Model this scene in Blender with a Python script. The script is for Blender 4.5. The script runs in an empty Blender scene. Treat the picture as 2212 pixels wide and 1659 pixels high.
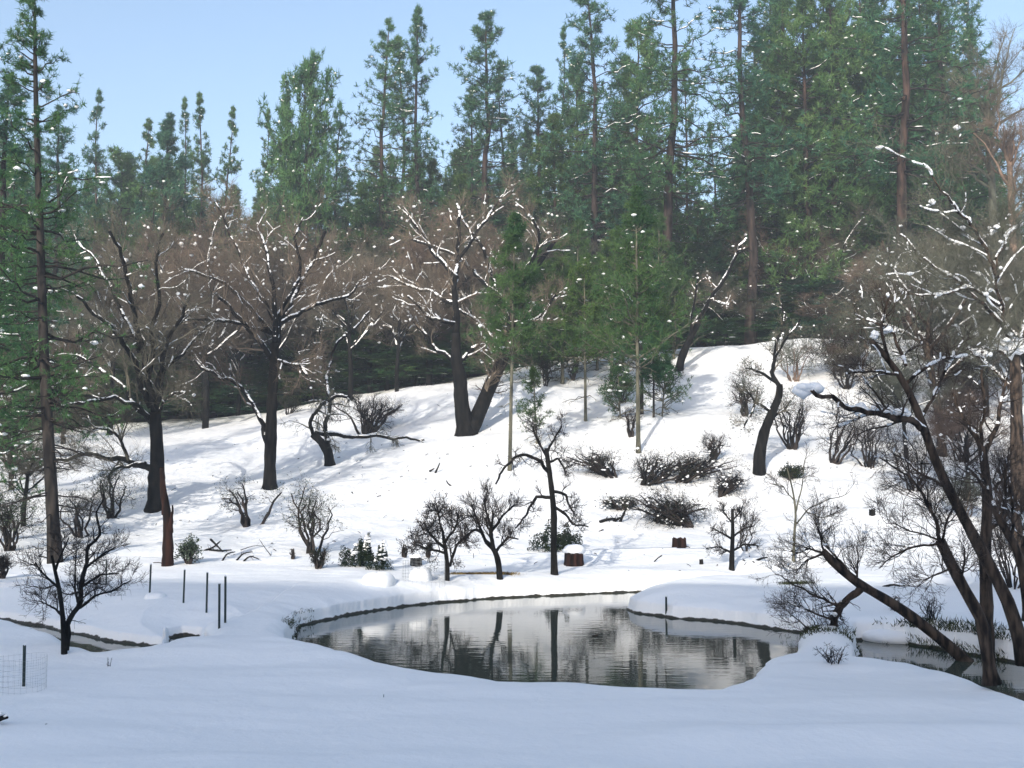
import bpy, math, random
import numpy as np
rad = math.radians
rng = np.random.default_rng(7)
S = bpy.context.scene
COL = S.collection

# ------------------------------------------------------------------ camera, sky, sun, exposure
FPX, CX, CY, HORIZ = 2372.0, 1106.0, 829.5, 1040.0      # pixel frame 2212 x 1659
CAMZ = 3.0
PITCH = math.atan((HORIZ - CY) / FPX)
cam = bpy.data.objects.new('camera', bpy.data.cameras.new('camera'))
COL.objects.link(cam)
cam.location = (0, 0, CAMZ)
cam.rotation_euler = (math.pi / 2 + PITCH, 0, 0)
cam.data.sensor_width = 36
cam.data.lens = 36 * FPX / 2212.0
cam.data.clip_end = 3000
S.camera = cam

SUN_EL, SUN_AZ = rad(21), rad(-160)      # azimuth measured from +Y clockwise: behind the camera, to its left
w = bpy.data.worlds.new('World'); S.world = w; w.use_nodes = True
nt = w.node_tree; bg = nt.nodes['Background']
sky = nt.nodes.new('ShaderNodeTexSky'); sky.sky_type = 'NISHITA'; sky.sun_disc = False
sky.sun_elevation = SUN_EL; sky.sun_rotation = SUN_AZ
sky.air_density = 1.0; sky.dust_density = 2.0; sky.ozone_density = 0.8
nt.links.new(sky.outputs[0], bg.inputs[0]); bg.inputs[1].default_value = 0.15
sl = bpy.data.lights.new('sun', 'SUN'); sl.energy = 2.7; sl.angle = rad(0.5); sl.color = (1.0, 0.94, 0.84)
so = bpy.data.objects.new('sun', sl); COL.objects.link(so)
from mathutils import Vector
sd = Vector((math.sin(SUN_AZ) * math.cos(SUN_EL), math.cos(SUN_AZ) * math.cos(SUN_EL), math.sin(SUN_EL)))
so.rotation_euler = sd.to_track_quat('Z', 'Y').to_euler()
S.view_settings.view_transform = 'Standard'; S.view_settings.look = 'None'
S.view_settings.gamma = 1; S.view_settings.exposure = 0.95
S.cycles.max_bounces = 8; S.cycles.diffuse_bounces = 3; S.cycles.transparent_max_bounces = 8

# ------------------------------------------------------------------ numpy helpers
def sstep(a, b, x):
    t = np.clip((x - a) / (b - a), 0, 1); return t * t * (3 - 2 * t)
_tab = np.random.default_rng(3).random((256, 256))
def vnoise(x, y):
    xi = np.floor(x).astype(int); yi = np.floor(y).astype(int)
    fx = x - xi; fy = y - yi; fx = fx * fx * (3 - 2 * fx); fy = fy * fy * (3 - 2 * fy)
    a = _tab[xi % 256, yi % 256]; b = _tab[(xi + 1) % 256, yi % 256]
    c = _tab[xi % 256, (yi + 1) % 256]; d = _tab[(xi + 1) % 256, (yi + 1) % 256]
    return (a * (1 - fx) + b * fx) * (1 - fy) + (c * (1 - fx) + d * fx) * fy - 0.5
def ray(px, py):
    xc, yc = (px - CX) / FPX, (CY - py) / FPX
    cp, sp = math.cos(PITCH), math.sin(PITCH)
    return np.array([xc, cp - yc * sp, sp + yc * cp])
def at(px, py, d):                   # the point at depth y = d seen at that pixel
    r = ray(px, py); return np.array([0, 0, CAMZ]) + r * (d / r[1])
def onz(px, py, z):
    r = ray(px, py); k = (z - CAMZ) / r[2]; return (r[0] * k, r[1] * k)
def mpp(d): return d / FPX           # metres per pixel at depth d

# ------------------------------------------------------------------ terrain
WZ = -0.6
pond = [onz(x, y, WZ) for x, y in [(650, 1352), (700, 1340), (780, 1324), (880, 1310), (960, 1302), (1080, 1292), (1200, 1287), (1300, 1282), (1400, 1279),
        (1480, 1275), (1545, 1271), (1640, 1264), (1750, 1257), (1760, 1259), (1640, 1268), (1560, 1275)]] + \
       [onz(x, y, WZ) for x, y in [(1450, 1286), (1380, 1300), (1352, 1316), (1366, 1324), (1450, 1335), (1540, 1341), (1620, 1351), (1700, 1364), (1740, 1371), (1742, 1384)]] + \
       [onz(x, y, -0.12) for x, y in [(1700, 1402),
        (1640, 1420), (1605, 1450), (1570, 1478), (1530, 1488), (1450, 1491), (1300, 1477), (1100, 1463), (900, 1441), (760, 1413), (700, 1401), (650, 1390), (622, 1372)]]
right_creek = [onz(x, y, WZ) for x, y in [(1862, 1385), (1950, 1391), (2020, 1401), (2100, 1416), (2240, 1440), (2400, 1474), (2500, 1520)]] + \
        [onz(x, y, -0.12) for x, y in [(2400, 1580), (2212, 1506), (2140, 1480), (2080, 1457), (1990, 1434), (1900, 1422), (1850, 1410)]]
creek = [onz(x, y, WZ) for x, y in [(-400, 1295), (-150, 1318), (0, 1338), (70, 1349), (150, 1368), (250, 1388), (300, 1395), (345, 1400)]] + \
        [onz(x, y, -0.12) for x, y in [(335, 1403), (290, 1410), (220, 1416), (190, 1411), (178, 1396), (120, 1376), (60, 1358), (0, 1347), (-150, 1328), (-400, 1306)]]
hole = [onz(x, y, WZ) for x, y in [(372, 1378), (395, 1373), (425, 1376)]] + [onz(x, y, -0.12) for x, y in [(435, 1379), (400, 1388), (365, 1394)]]
POLYS = [np.array(p) for p in (pond, creek, hole, right_creek)]
def sdist(x, y):
    best = np.full(x.shape, 1e9)
    for P in POLYS:
        dmin = np.full(x.shape, 1e9); ins = np.zeros(x.shape, bool)
        for i in range(len(P)):
            (ax, ay), (bx, by) = P[i], P[(i + 1) % len(P)]
            ex, ey = bx - ax, by - ay
            t = np.clip(((x - ax) * ex + (y - ay) * ey) / (ex * ex + ey * ey + 1e-9), 0, 1)
            dmin = np.minimum(dmin, (x - ax - t * ex) ** 2 + (y - ay - t * ey) ** 2)
            c = (ay > y) != (by > y)
            with np.errstate(divide='ignore', invalid='ignore'):
                xi = ax + (y - ay) * ex / (ey if abs(ey) > 1e-9 else 1e-9)
            ins ^= c & (x < xi)
        d = np.sqrt(dmin); d[ins] *= -1
        best = np.minimum(best, d)
    return best
CPX = [-900, 0, 330, 530, 700, 850, 1000, 1200, 1450, 1560, 1700, 1900, 2212, 3000]
CPY = [960, 935, 920, 897, 868, 840, 820, 783, 758, 746, 735, 722, 700, 690]
CRD = 102.0
MOUNDS = []            # x, y, height, radius
def height(x, y):
    x = np.asarray(x, float); y = np.asarray(y, float)
    t = x / np.maximum(y, 1.0)
    px = CX + FPX * np.clip(t, -1.2, 1.2) * 1.0
    zc = CAMZ + (HORIZ - np.interp(px, CPX, CPY)) / FPX * CRD
    foot = 37.5 + 1.5 * np.sin(x * 0.11) + 1.2 * np.sin(x * 0.29 + 1)
    s = (y - foot) / (CRD - foot)
    sc = np.clip(s, 0, 1)
    g = sc + 0.06 * np.sin(sc * 6.283) * -1
    g = np.where(sc < .06, sc * sc / .12 * 1.0, g - .03 * (1 - sc))
    g = np.where(sc > .9, 1 - (1 - sc) * .9, g)
    z = zc * np.clip(g, 0, 1)
    z = z + np.clip(y - CRD, 0, 60) * 0.03 - np.clip(y - CRD - 60, 0, 900) * 0.05
    hill = sstep(0, .15, s)
    z += hill * (vnoise(x * .12 + 5, y * .12) * 1.1 + vnoise(x * .45, y * .4) * .3 + vnoise(x * 1.6, y * 1.3 + 9) * .07 + vnoise(x * 4.5, y * 3.3 + 9) * .03)
    fld = 1 - hill
    z += fld * (vnoise(x * .10 + 2, y * .22 + 7) * .24 + vnoise(x * .35, y * .9) * .15 + vnoise(x * .9 + 3, y * 2.2) * .045 + vnoise(x * 1.3 + 11, y * 4.1) * .012)
    z += fld * .10 * np.exp(-((y - 13.2 - .4 * np.sin(x * .35)) / .55) ** 2) * sstep(-1, 4, x)      # wind drift line
    # added ridge behind the viewer, unseen, shaped to cast shade over the field
    r = np.clip(-(y + 7), 0, 200)
    z += 33.5 * sstep(0, 46, r) * (1 + .10 * vnoise(x * .05, 3.3 + x * 0)) + np.clip(r - 40, 0, 300) * .1
    z += .5 * sstep(3, 40, np.abs(x) - 26) * sstep(70, 20, y) * 4
    for mx, my, mh, mr in MOUNDS:
        z += mh * np.exp(-((x - mx) ** 2 + (y - my) ** 2) / (mr * mr))
    m = (y > 8) & (y < 46) & (np.abs(x) < 45)
    if m.any():
        xs, ys, zs = x[m], y[m], z[m]
        d = sdist(xs, ys) + vnoise(xs * 1.3, ys * 1.3) * .18 + vnoise(xs * 4, ys * 4) * .06
        wd = .55 + 1.2 * sstep(24, 29, ys)
        fx = np.array(creek[:8]); lc = (xs < -6.2) & (ys < 32) & (ys > np.interp(xs, fx[:, 0], fx[:, 1]) - .05); wd = np.where(lc, 2.6, wd)
        tt = np.clip(d / wd, 0, 1)
        prof = np.sqrt(np.clip(1 - (1 - tt) ** 2, 0, 1)) ** 1.15
        prof = np.where(lc, tt * tt * (3 - 2 * tt) * .75 + prof * .25, prof)
        zb = -.42 + (zs + .42) * prof
        zi = np.where(d < 0, -.64 + np.clip(d * 1.4, -.9, 0), -.64 + np.clip(d / .10, 0, 1) * .22)
        zo = np.where(d < .10, zi, np.minimum(zb + .0, zs))
        zo = np.where((d >= .10), np.maximum(zo, -.42), zo)
        z = z.copy(); z[m] = np.where(d > wd, zs, zo)
    return z
def hgt(x, y): return float(height(np.array([x]), np.array([y]))[0])
_ds = np.concatenate([np.arange(8, 60, .05), np.arange(60, 190, .2)])
def ground(px, py):                  # where that pixel's line of sight meets the snow
    r = ray(px, py); k = _ds / r[1]
    X, Y, Z = r[0] * k, _ds, CAMZ + r[2] * k
    h = height(X, Y); i = np.where(Z <= h)[0]
    i = i[0] if len(i) else len(_ds) - 1
    return np.array([X[i], Y[i], h[i]])

# ------------------------------------------------------------------ materials
def mat(name, col, rough=.8, spec=.2):
    m = bpy.data.materials.new(name); m.use_nodes = True
    b = m.node_tree.nodes['Principled BSDF']
    b.inputs['Base Color'].default_value = (*col, 1); b.inputs['Roughness'].default_value = rough
    b.inputs['Specular IOR Level'].default_value = spec
    return m, m.node_tree, b
def N(nt, t, **k):
    n = nt.nodes.new(t)
    for a, v in k.items(): setattr(n, a, v)
    return n
def noise_col(nt, b, c1, c2, scale, detail=4, stretch=(1, 1, 1), lo=.35, hi=.65, bump=0, obj_rand=None, bdist=.02):
    tc = N(nt, 'ShaderNodeTexCoord'); mp = N(nt, 'ShaderNodeMapping'); mp.inputs['Scale'].default_value = stretch
    nz = N(nt, 'ShaderNodeTexNoise'); nz.inputs['Scale'].default_value = scale; nz.inputs['Detail'].default_value = detail
    rp = N(nt, 'ShaderNodeValToRGB'); rp.color_ramp.elements[0].position = lo; rp.color_ramp.elements[1].position = hi
    rp.color_ramp.elements[0].color = (*c1, 1); rp.color_ramp.elements[1].color = (*c2, 1)
    nt.links.new(tc.outputs['Object'], mp.inputs[0]); nt.links.new(mp.outputs[0], nz.inputs[0]); nt.links.new(nz.outputs[0], rp.inputs[0])
    out = rp.outputs[0]
    if obj_rand:
        oi = N(nt, 'ShaderNodeObjectInfo'); r2 = N(nt, 'ShaderNodeValToRGB')
        els = r2.color_ramp.elements
        while len(els) < len(obj_rand): els.new(.5)
        for i, c in enumerate(obj_rand):
            els[i].position = i / (len(obj_rand) - 1); els[i].color = (*c, 1)
        nt.links.new(oi.outputs['Random'], r2.inputs[0])
        mx = N(nt, 'ShaderNodeMix', data_type='RGBA', blend_type='MULTIPLY'); mx.inputs[0].default_value = 1
        nt.links.new(out, mx.inputs[6]); nt.links.new(r2.outputs[0], mx.inputs[7]); out = mx.outputs[2]
    if b is not None: nt.links.new(out, b.inputs['Base Color'])
    if bump:
        bp = N(nt, 'ShaderNodeBump'); bp.inputs['Strength'].default_value = bump; bp.inputs['Distance'].default_value = bdist
        nt.links.new(nz.outputs[0], bp.inputs['Height']); nt.links.new(bp.outputs[0], b.inputs['Normal'])
    return out
def needles(name, c1, c2, rnd):
    m = bpy.data.materials.new(name); m.use_nodes = True; nt = m.node_tree
    nt.nodes.remove(nt.nodes['Principled BSDF'])
    c = noise_col(nt, None, c1, c2, .5, 3, lo=.35, hi=.65, obj_rand=rnd)
    d = N(nt, 'ShaderNodeBsdfDiffuse'); t = N(nt, 'ShaderNodeBsdfTranslucent'); mx = N(nt, 'ShaderNodeMixShader'); mx.inputs[0].default_value = .3
    nt.links.new(c, d.inputs[0]); nt.links.new(c, t.inputs[0]); nt.links.new(d.outputs[0], mx.inputs[1]); nt.links.new(t.outputs[0], mx.inputs[2])
    nt.links.new(mx.outputs[0], nt.nodes['Material Output'].inputs[0]); return m
M = {}
M['needle'] = needles('pine_needles', (.032, .09, .05), (.09, .17, .08), [(1, 1.05, 1.1), (.8, 1.0, 1.2), (1.25, 1.15, .75), (1.0, 1.1, .95)])
M['needle_green'] = needles('young_pine_needles', (.034, .085, .036), (.085, .15, .055), [(1, 1, 1), (1.15, 1.05, .8)])
M['needle_yellow'] = needles('yellow_green_pine_needles', (.055, .125, .045), (.13, .20, .075), [(1, 1, 1), (.8, 1.0, .9)])  # lighter, yellower needle tint of the rounded pines
M['leaf'] = needles('shrub_leaves', (.010, .020, .013), (.035, .05, .032), [(1, 1, 1), (1.2, 1.1, .9)])
M['leaf_grey'] = needles('grey_green_leaves', (.04, .06, .042), (.09, .115, .08), [(1, 1, 1), (1.1, 1.1, 1)])
def bark(name, c1, c2, sc=4, st=(1, 1, .2), rnd=None):
    m, nt, b = mat(name, c1, .9, .15); noise_col(nt, b, c1, c2, sc, 6, st, .4, .62, .6, rnd, .03); return m
M['oakbark'] = bark('dark_oak_bark', (.003, .003, .003), (.014, .013, .012), 6)
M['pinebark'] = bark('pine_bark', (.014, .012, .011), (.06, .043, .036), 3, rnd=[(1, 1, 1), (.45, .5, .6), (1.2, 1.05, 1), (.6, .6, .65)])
M['pinebark_dark'] = bark('dark_pine_bark', (.012, .011, .011), (.045, .038, .033), 4)  # darker, greyer bark for branches and some trunks
M['palebark'] = bark('pale_sapling_bark', (.055, .055, .042), (.14, .135, .10), 5)
M['redwood'] = bark('rotten_red_wood', (.008, .005, .004), (.034, .015, .011), 5, (1, 1, .12))
M['twig'] = bark('brown_twigs', (.10, .086, .074), (.20, .17, .145), 1, (1, 1, 1), [(.8, .95, .85), (1.15, .9, .8), (.6, .78, .72), (.75, .85, .75), (1.1, .92, .85)])
M['twig_dark'] = bark('dark_twigs', (.010, .009, .009), (.045, .036, .032), 2, (1, 1, 1))
M['twig_brown'] = bark('brown_black_twigs', (.028, .023, .02), (.08, .062, .052), 2, (1, 1, 1))
M['willowbark'] = bark('furrowed_brown_bark', (.010, .008, .007), (.085, .062, .047), 9, (1, 1, .25))
def snowmat(name, ground_=False):
    m, nt, b = mat(name, (.87, .88, .89), .55, .25)
    tc = N(nt, 'ShaderNodeTexCoord')
    n1 = N(nt, 'ShaderNodeTexNoise'); n1.inputs['Scale'].default_value = 2.6; n1.inputs['Detail'].default_value = 6; n1.inputs['Roughness'].default_value = .62
    nt.links.new(tc.outputs['Object'], n1.inputs[0])
    bp = N(nt, 'ShaderNodeBump'); bp.inputs['Strength'].default_value = .5; bp.inputs['Distance'].default_value = .09
    nt.links.new(n1.outputs[0], bp.inputs['Height']); nt.links.new(bp.outputs[0], b.inputs['Normal'])
    if ground_:
        geo = N(nt, 'ShaderNodeNewGeometry'); sp = N(nt, 'ShaderNodeSeparateXYZ'); nt.links.new(geo.outputs['Position'], sp.inputs[0])
        n2 = N(nt, 'ShaderNodeTexNoise'); n2.inputs['Scale'].default_value = 3.5; n2.inputs['Detail'].default_value = 5
        nt.links.new(tc.outputs['Object'], n2.inputs[0])
        ml = N(nt, 'ShaderNodeMath', operation='MULTIPLY_ADD'); ml.inputs[1].default_value = -.14; nt.links.new(n2.outputs[0], ml.inputs[0]); nt.links.new(sp.outputs[2], ml.inputs[2])
        rp = N(nt, 'ShaderNodeMapRange'); rp.inputs[1].default_value = -.63; rp.inputs[2].default_value = -.61
        nt.links.new(ml.outputs[0], rp.inputs[0])
        c = N(nt, 'ShaderNodeMix', data_type='RGBA'); c.inputs[6].default_value = (.03, .028, .02, 1); c.inputs[7].default_value = (.87, .88, .89, 1)
        nt.links.new(rp.outputs[0], c.inputs[0]); nt.links.new(c.outputs[2], b.inputs['Base Color'])
        # field surface is smoother than the crusted hillside
        fl = N(nt, 'ShaderNodeMapRange'); fl.inputs[1].default_value = 34; fl.inputs[2].default_value = 42; fl.inputs[3].default_value = .4; fl.inputs[4].default_value = .8
        nt.links.new(sp.outputs[1], fl.inputs[0]); nt.links.new(fl.outputs[0], bp.inputs['Strength'])
    return m
M['snow'] = snowmat('packed_snow'); M['ground'] = snowmat('snow_ground', True)
m, nt, b = mat('pond_water_surface', (.05, .062, .048), .03, .5); b.inputs['IOR'].default_value = 1.33
tc = N(nt, 'ShaderNodeTexCoord'); mp = N(nt, 'ShaderNodeMapping'); mp.inputs['Scale'].default_value = (.7, 2.2, 1)
nz = N(nt, 'ShaderNodeTexNoise'); nz.inputs['Scale'].default_value = 2.2; nz.inputs['Detail'].default_value = 3
nt.links.new(tc.outputs['Object'], mp.inputs[0]); nt.links.new(mp.outputs[0], nz.inputs[0])
bp = N(nt, 'ShaderNodeBump'); bp.inputs['Strength'].default_value = .4; bp.inputs['Distance'].default_value = .006
nt.links.new(nz.outputs[0], bp.inputs['Height']); nt.links.new(bp.outputs[0], b.inputs['Normal']); M['water'] = m
M['steel'] = mat('dark_painted_steel', (.015, .03, .03), .5, .4)[0]
M['wire'] = mat('grey_wire', (.25, .27, .28), .4, .5)[0]
M['grass'] = bark('dead_grass', (.10, .06, .02), (.28, .20, .07), 5, (1, 1, 1))
M['duck'] = bark('duck_feathers', (.02, .018, .015), (.07, .05, .035), 12, (1, 1, 1))
M['greengrass'] = bark('bank_grass', (.02, .03, .012), (.07, .08, .03), 5, (1, 1, 1))

# ------------------------------------------------------------------ mesh building
class Geo:
    def __init__(s): s.v = []; s.t = []; s.q = []; s.n = 0
    def add(s, v, tris=None, quads=None):
        v = np.asarray(v, np.float32).reshape(-1, 3)
        if tris is not None and len(tris): s.t.append(np.asarray(tris) + s.n)
        if quads is not None and len(quads): s.q.append(np.asarray(quads) + s.n)
        s.v.append(v); s.n += len(v)
    def mesh(s, name, material, smooth=True, origin=(0, 0, 0)):
        me = bpy.data.meshes.new(name)
        v = np.concatenate(s.v) if s.v else np.zeros((0, 3), np.float32)
        v = v - np.asarray(origin, np.float32)
        t = np.concatenate(s.t) if s.t else np.zeros((0, 3), int)
        q = np.concatenate(s.q) if s.q else np.zeros((0, 4), int)
        me.vertices.add(len(v)); me.vertices.foreach_set('co', v.ravel())
        nl = len(t) * 3 + len(q) * 4
        me.loops.add(nl); me.loops.foreach_set('vertex_index', np.concatenate([t.ravel(), q.ravel()]).astype(np.int32))
        me.polygons.add(len(t) + len(q))
        st = np.concatenate([np.arange(len(t)) * 3, len(t) * 3 + np.arange(len(q)) * 4]).astype(np.int32)
        me.polygons.foreach_set('loop_start', st)
        me.polygons.foreach_set('use_smooth', np.full(len(t) + len(q), smooth))
        me.update(calc_edges=True); me.materials.append(material); return me
    def obj(s, name, material, parent=None, smooth=True):
        me = s.mesh(name, material, smooth); o = bpy.data.objects.new(name, me); COL.objects.link(o)
        if parent is not None: o.parent = parent
        return o
def norm(a): return a / np.maximum(np.linalg.norm(a, axis=-1, keepdims=True), 1e-9)
def tubes(g, P, R, k=6, flat=None):        # P (n,m,3) R (n,m)
    P = np.asarray(P, float); R = np.asarray(R, float)
    if P.ndim == 2: P = P[None]; R = R[None]
    n, m, _ = P.shape
    if n == 0: return
    T = np.empty_like(P); T[:, 1:-1] = P[:, 2:] - P[:, :-2]; T[:, 0] = P[:, 1] - P[:, 0]; T[:, -1] = P[:, -1] - P[:, -2]; T = norm(T)
    ov = norm(P[:, -1] - P[:, 0]); ref = np.where(np.abs(ov[:, 2:3]) > .8, np.array([[1., 0, 0]]), np.array([[0, 0, 1.]]))[:, None]
    A = norm(np.cross(T, np.broadcast_to(ref, T.shape))); B = np.cross(T, A)
    th = np.arange(k) * 2 * math.pi / k
    V = P[:, :, None] + R[:, :, None, None] * (A[:, :, None] * np.cos(th)[:, None] + B[:, :, None] * np.sin(th)[:, None])
    b = (np.arange(n) * m * k)[:, None, None]; i = (np.arange(m - 1) * k)[None, :, None]; j = np.arange(k)[None, None]
    j2 = (j + 1) % k
    Q = np.stack([b + i + j, b + i + j2, b + i + k + j2, b + i + k + j], -1).reshape(-1, 4)
    tr = []
    if k > 3:
        c = np.arange(1, k - 1); bb = (np.arange(n) * m * k)[:, None]
        tr = np.concatenate([np.stack([bb + 0 * c, bb + c + 1, bb + c], -1).reshape(-1, 3),
                             np.stack([bb + (m - 1) * k + 0 * c, bb + (m - 1) * k + c, bb + (m - 1) * k + c + 1], -1).reshape(-1, 3)])
    g.add(V.reshape(-1, 3), tr, Q)
def resample(pts, n, smooth=True):
    pts = np.asarray(pts, float)
    s = np.concatenate([[0], np.cumsum(np.linalg.norm(np.diff(pts[:, :3], axis=0), axis=1))]); u = np.linspace(0, s[-1], n)
    out = np.stack([np.interp(u, s, pts[:, i]) for i in range(pts.shape[1])], 1)
    if smooth and n > 4:
        o = out.copy(); o[1:-1] = (out[:-2] + 2 * out[1:-1] + out[2:]) / 4; out = o
    return out
def spawn(P, R, K, L, ang=(35, 75), npts=5, wander=.25, up=.1, rfac=.55, tmin=.2, tmax=1., rmin=.004, taper=.35, r=None, lt=.5):
    """K child branches on every parent; L = length (scalar or per parent)."""
    r = r or rng; n, m, _ = P.shape
    if n == 0: return np.zeros((0, npts, 3)), np.zeros((0, npts))
    t = r.uniform(tmin, tmax, (n, K)) * (m - 1) * .999; i = t.astype(int); f = (t - i)[..., None]
    idx = np.arange(n)[:, None]
    p0 = P[idx, i] * (1 - f) + P[idx, i + 1] * f; tan = norm(P[idx, i + 1] - P[idx, i])
    r0 = (R[idx, i] * (1 - f[..., 0]) + R[idx, i + 1] * f[..., 0]) * rfac * r.uniform(.7, 1.1, (n, K))
    rv = norm(r.normal(size=(n, K, 3))); side = norm(np.cross(tan, rv))
    a = np.radians(r.uniform(ang[0], ang[1], (n, K, 1)))
    d = norm(tan * np.cos(a) + side * np.sin(a) + np.array([0, 0, up]))
    Lk = (np.broadcast_to(np.asarray(L, float).reshape(-1, 1) if np.ndim(L) else L, (n, K)) * r.uniform(.5, 1.2, (n, K)) * (1 - lt * t / (m - 1)))
    st = Lk[..., None] / (npts - 1)
    pts = [p0]; q = p0
    for _ in range(npts - 1):
        d = norm(d + r.normal(size=d.shape) * wander + np.array([0, 0, up * .4])); q = q + d * st; pts.append(q)
    C = np.stack(pts, 2).reshape(n * K, npts, 3)
    rr = np.maximum(r0.reshape(-1), rmin)[:, None] * np.linspace(1, taper, npts)[None]
    return C, np.maximum(rr, rmin * .7)
_oct = np.array([[0, 0, 1], [1, 0, 0], [0, 1, 0], [-1, 0, 0], [0, -1, 0], [0, 0, -1], [.7, .7, 0], [-.7, .7, 0], [-.7, -.7, 0], [.7, -.7, 0],
                 [.68, 0, .68], [0, .68, .68], [-.68, 0, .68], [0, -.68, .68], [.6, 0, -.6], [0, .6, -.6], [-.6, 0, -.6], [0, -.6, -.6]], float)
_octf = np.array([[0, 10, 11], [0, 11, 12], [0, 12, 13], [0, 13, 10], [10, 1, 6], [10, 6, 11], [11, 6, 2], [11, 2, 7], [11, 7, 12], [12, 7, 3], [12, 3, 8], [12, 8, 13], [13, 8, 4], [13, 4, 9], [13, 9, 10], [10, 9, 1],
                  [5, 15, 14], [5, 16, 15], [5, 17, 16], [5, 14, 17], [14, 6, 1], [14, 15, 6], [15, 2, 6], [15, 7, 2], [15, 16, 7], [16, 3, 7], [16, 8, 3], [16, 17, 8], [17, 4, 8], [17, 9, 4], [17, 14, 9], [14, 1, 9]])
def clumps(g, C, rad_, r=None, flat=.7):
    r = r or rng; n = len(C)
    if n == 0: return
    sc = np.asarray(rad_, float).reshape(-1, 1, 1) * np.ones((n, 1, 1)) * r.uniform(.75, 1.25, (n, 18, 1)) * np.array([1, 1, flat]) * r.uniform(.7, 1.4, (n, 1, 3))
    V = C[:, None] + _oct[None] * sc
    g.add(V.reshape(-1, 3), (_octf[None] + (np.arange(n) * 18)[:, None, None]).reshape(-1, 3))
def snow_on(g, P, R, prob=.5, r=None, k=6, thick=.035, rmul=.85, maxtilt=.93):
    """snow lying along the tops of branches"""
    r = r or rng
    for p, q in zip(P, R):
        n = len(p)
        pp = resample(np.column_stack([p, q]), n * 3 - 2, False)
        p, q = pp[:, :3], pp[:, 3]; n = len(p)
        T = norm(np.gradient(p, axis=0)); ok = (np.abs(T[:, 2]) < maxtilt)
        i = 0
        while i < n - 1:
            run = int(r.integers(2, 8))
            seg = slice(i, min(i + run + 1, n))
            if r.random() < prob * 1.12 and ok[seg].all() and seg.stop - seg.start >= 2:
                c = p[seg].copy(); rr = q[seg] * .40 + thick * r.uniform(.3, .95)
                c[:, 2] += q[seg] * .8
                c = resample(np.column_stack([c, rr]), (seg.stop - seg.start) * 2 + 1, False)
                rr = c[:, 3] * r.uniform(.72, 1.2, len(c)); rr[0] *= .25; rr[-1] *= .25; rr[1] *= .8
                tubes(g, c[:, :3], rr, k)
            i += run if r.random() < .8 else 1
def tufts(g, C, D, K, L, W, r=None, spread=1.0):
    """star bursts of needles; C centres, D axis"""
    r = r or rng; n = len(C)
    if n == 0: return
    d = norm(D[:, None] * .7 + r.normal(size=(n, K, 3)) * spread)
    s = norm(np.cross(d, r.normal(size=(n, K, 3))))
    l = L * r.uniform(.6, 1.15, (n, K, 1)); o = C[:, None] + r.normal(size=(n, K, 3)) * L * .12
    V = np.stack([o - s * W * .5, o + s * W * .5, o + d * l + s * W * .18, o + d * l - s * W * .18], 2)
    g.add(V.reshape(-1, 3), None, np.arange(n * K * 4).reshape(-1, 4))
def leaves(g, C, size, r=None):
    r = r or rng; n = len(C)
    a = norm(r.normal(size=(n, 3))); b = norm(np.cross(a, r.normal(size=(n, 3)))); s = size * r.uniform(.6, 1.3, (n, 1))
    V = np.stack([C - a * s, C + b * s * .45, C + a * s, C - b * s * .45], 1)
    g.add(V.reshape(-1, 3), None, np.arange(n * 4).reshape(-1, 4))

# ------------------------------------------------------------------ object helpers
def tag(o, label=None, cat=None, group=None, kind=None):
    if label: o['label'] = label
    if cat: o['category'] = cat
    if group: o['group'] = group
    if kind: o['kind'] = kind
    return o
def thing(name, label, cat, loc=(0, 0, 0), group=None):
    o = bpy.data.objects.new(name, None); COL.objects.link(o); o.location = [float(a) for a in loc]
    o.empty_display_size = .3
    return tag(o, label, cat, group)
def part(g, name, material, root, smooth=True):
    """mesh built in world coordinates becomes a child of root"""
    if g.n == 0: return None
    me = g.mesh(name, material, smooth, tuple(root.location)); o = bpy.data.objects.new(name, me); COL.objects.link(o)
    o.parent = root
    if name in ('snow_load', 'snow_cover', 'foliage', 'twigs', 'branches'): o['kind'] = 'stuff'
    return o
def dup(root, loc, rz, sc, label, group=None):
    r = root.copy(); COL.objects.link(r); r.location = [float(a) for a in loc]; r.rotation_euler = (0, 0, rz); r.scale = sc
    tag(r, label, None, group)
    for ch in root.children:
        c = ch.copy(); COL.objects.link(c); c.parent = r
        for gc in ch.children:
            e = gc.copy(); COL.objects.link(e); e.parent = c
    return r

# ------------------------------------------------------------------ ground sheet and water
def build_ground():
    a_in = np.linspace(-28, 28, 1001)
    a_out = np.concatenate([np.arange(28.6, 60, .8), np.arange(61, 180, 2.5)])
    A = np.radians(np.concatenate([-a_out[::-1], a_in, a_out]))
    Rr = np.concatenate([np.arange(.6, 9, .5), np.arange(9, 20, .07), np.arange(20, 42, .055), np.arange(42, 60, .12), np.arange(60, 125, .4), np.arange(125, 300, 6), np.arange(300, 1300, 60)])
    aa, rr = np.meshgrid(A, Rr)
    X, Y = np.sin(aa) * rr, np.cos(aa) * rr
    Z = height(X.ravel(), Y.ravel())
    g = Geo(); V = np.stack([X.ravel(), Y.ravel(), Z], 1); nr, na = X.shape
    i = np.arange(nr - 1)[:, None] * na; j = np.arange(na)[None]; j2 = (j + 1) % na
    Q = np.stack([i + j, i + j2, i + na + j2, i + na + j], -1).reshape(-1, 4)
    c = len(V); V = np.vstack([V, [0, 0, hgt(0, 0)]]); jj = np.arange(na)
    T = np.stack([np.full(na, c), (jj + 1) % na, jj], 1)
    g.add(V, T, Q)
    tag(g.obj('snow_ground', M['ground']), kind='structure')
build_ground()
g = Geo(); xs = np.linspace(-42, 42, 60); ys = np.linspace(9, 44, 40); XX, YY = np.meshgrid(xs, ys)
i = np.arange(39)[:, None] * 60; j = np.arange(59)[None]
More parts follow.
